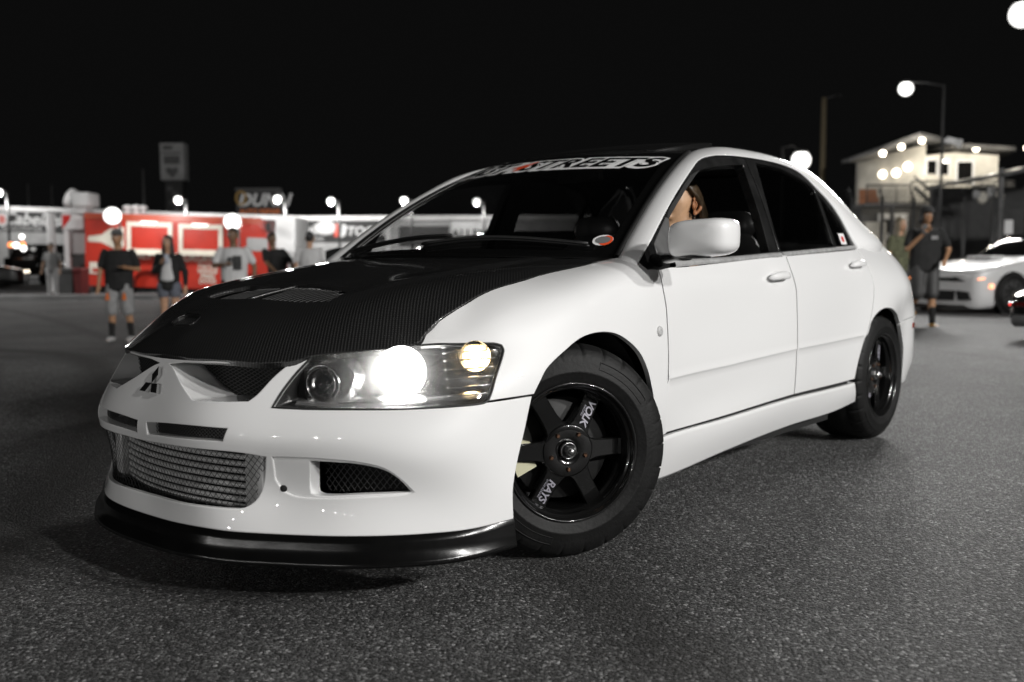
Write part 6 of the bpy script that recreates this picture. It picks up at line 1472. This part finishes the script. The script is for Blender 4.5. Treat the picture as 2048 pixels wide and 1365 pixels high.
# the driver
dv = empty('person', (-1.18, .40, .50), 0, label='driver with long straight brown hair and a drop earring at the open window', cat='person')
HX, HY, HZ = DRV
def Vd(a): return tuple(Vector(a)+Vector((HX, HY, HZ))-Vector(dv.location))
S_ = 1.0
sk = [(Vd((-.015, 0, .035)), (.090, .070, .085), Vd((.020, 0, .010)), (.075, .066, .085)), (Vd((.035, 0, -.055)), (.050, .052, .050), Vd((.02, 0, 0)), (.070, .066, .07)), (Vd((.075, 0, -.095)), (.022, .024, .020), Vd((.01, .045, -.065)), (.025, .016, .03)), (Vd((.075, 0, -.095)), (.022, .024, .020), Vd((.01, -.045, -.065)), (.025, .016, .03)),
      (Vd((.112, 0, -.022)), .013, Vd((.098, 0, .020)), .010), (Vd((.096, 0, -.055)), (.012, .022, .010), Vd((.090, 0, -.05)), (.012, .022, .012)), (Vd((.085, 0, .045)), (.018, .05, .012), Vd((.07, 0, .06)), (.025, .05, .02)),
      (Vd((-.045, 0, -.19)), .056, Vd((-.02, 0, -.04)), .050), (Vd((-.06, -.15, -.24)), .055, Vd((-.06, .15, -.24)), .055), (Vd((-.07, 0, -.28)), (.10, .15, .08), Vd((-.10, 0, -.50)), (.10, .14, .08)),
      (Vd((-.05, .17, -.26)), .05, Vd((.05, .19, -.48)), .04), (Vd((.05, .19, -.48)), .038, Vd((.26, .12, -.38)), .028), (Vd((-.05, -.17, -.26)), .05, Vd((.05, -.19, -.48)), .04), (Vd((.05, -.19, -.48)), .038, Vd((.26, -.12, -.38)), .028),
      (Vd((-.02, .1, -.62)), .085, Vd((.30, .12, -.52)), .07), (Vd((-.02, -.1, -.62)), .085, Vd((.30, -.12, -.52)), .07)]
for sy in (1, -1):
    for q in range(4): sk.append((Vd((.26+.02*q, sy*.12, -.36+.012*q)), .011, Vd((.31+.008*q, sy*(.105+.004*q), -.345+.014*q)), .009))
    sk.append((Vd((.25, sy*.10, -.37)), .013, Vd((.29, sy*.075, -.355)), .010))
blob('body', sk, skinm('driver_skin', (.47, .28, .16)), dv, .0075, 5)
ear = MB()
ep = [(.012, .025), (.006, .036), (-.010, .040), (-.023, .030), (-.026, .010), (-.019, -.010), (-.006, -.026), (.004, -.030), (.009, -.022)]
E3 = nspl(np.arange(len(ep)), np.array([(x, .071+.013*(1-abs(z)/.06)+(.006 if x < -.01 else 0), z) for x, z in ep]))(np.linspace(0, len(ep)-1, 34))
ear.tube([Vd((x-.012, y, z-.010)) for x, y, z in E3], [.004+.003*math.sin(math.pi*i/33) for i in range(34)], 8)
ear.ball(Vd((-.013, .074, -.004)), (.017, .006, .024), n=8); ear.ball(Vd((-.010, .077, -.034)), (.009, .006, .010), n=8)
E4 = [(-.006, .080, .012), (-.014, .082, .006), (-.016, .081, -.006), (-.010, .080, -.018)]; ear.tube([Vd(p_) for p_ in E4], .004, 6); ear.tube([Vd((.002, .076, -.002)), Vd((.001, .079, -.012)), Vd((-.002, .078, -.020))], .0055, 6)
ear.build('ear', skinm('ear_skin', (.50, .22, .10)), dv)
MB().tube([Vd((-.008, .078, -.044)), Vd((-.008, .079, -.052))], .0012, 5).ball(Vd((-.008, .079, -.056)), .0032, n=6).ball(Vd((-.008, .079, -.067)), .0040, n=6).ball(Vd((-.008, .079, -.078)), .003, n=6).build('earring', M_chrome, dv)
hr = MB(); rnd = random.Random(3)
for i in range(150):
    a = -1.15+2.3*rnd.random(); u = rnd.random()
    # strands from the parting down behind the ear to the shoulder
    th = rnd.uniform(-1.25, 1.25); sx = -.012+.075*math.cos(th*.3)*(1-2*rnd.random())*.5
    x0 = rnd.uniform(-.03, .055); side = 1 if rnd.random() < .62 else -1
    r = .083+.010*rnd.random(); xe = -.050-.045*rnd.random()
    P = [(x0*.75, 0.004*side, .118+.006*rnd.random()), (x0*.9-.006, side*.046, .103), (x0*.75-.018, side*(.071+.004*rnd.random()), .066), (x0*.35-.040, side*r*.98, .020), (xe, side*r, -.06), (xe-.004, side*(r-.004), -.16), (xe-.01, side*(r-.012), -.27)]
    Q_ = nspl(np.arange(7), np.array(P))(np.linspace(0, 6, 20)); hr.tube([Vd(q) for q in Q_], [.0045+.0025*math.sin(math.pi*(j/19)) for j in range(20)], 5, cap=False)
h1 = hr.build('hair_strands', varied('brown_hair', (.055, .036, .020), .36, .5, 45), dv, fix=False); h1['kind'] = 'stuff'
blob('hair', [(Vd((-.035, 0, .045)), (.078, .074, .078), Vd((-.03, 0, .02)), (.076, .076, .075)), (Vd((-.07, 0, .02)), (.045, .072, .06), Vd((-.085, 0, -.25)), (.03, .07, .03)), (Vd((.030, 0, .085)), (.045, .060, .030), Vd((-.02, 0, .08)), (.06, .066, .035))], M_hairB, dv, .009, 3)
for sy in (1, -1): MB().ball(Vd((.080, sy*.030, .012)), (.010, .012, .010), n=8).build('eye', M_cotW, dv)
blob('shirt', [(Vd((-.07, -.13, -.26)), .065, Vd((-.07, .13, -.26)), .065), (Vd((-.075, 0, -.30)), (.115, .16, .07), Vd((-.10, 0, -.55)), (.115, .155, .07)), (Vd((-.05, .17, -.27)), .064, Vd((.0, .185, -.38)), .060), (Vd((-.05, -.17, -.27)), .064, Vd((.0, -.185, -.38)), .060)], M_cotB, dv, .014, 3)
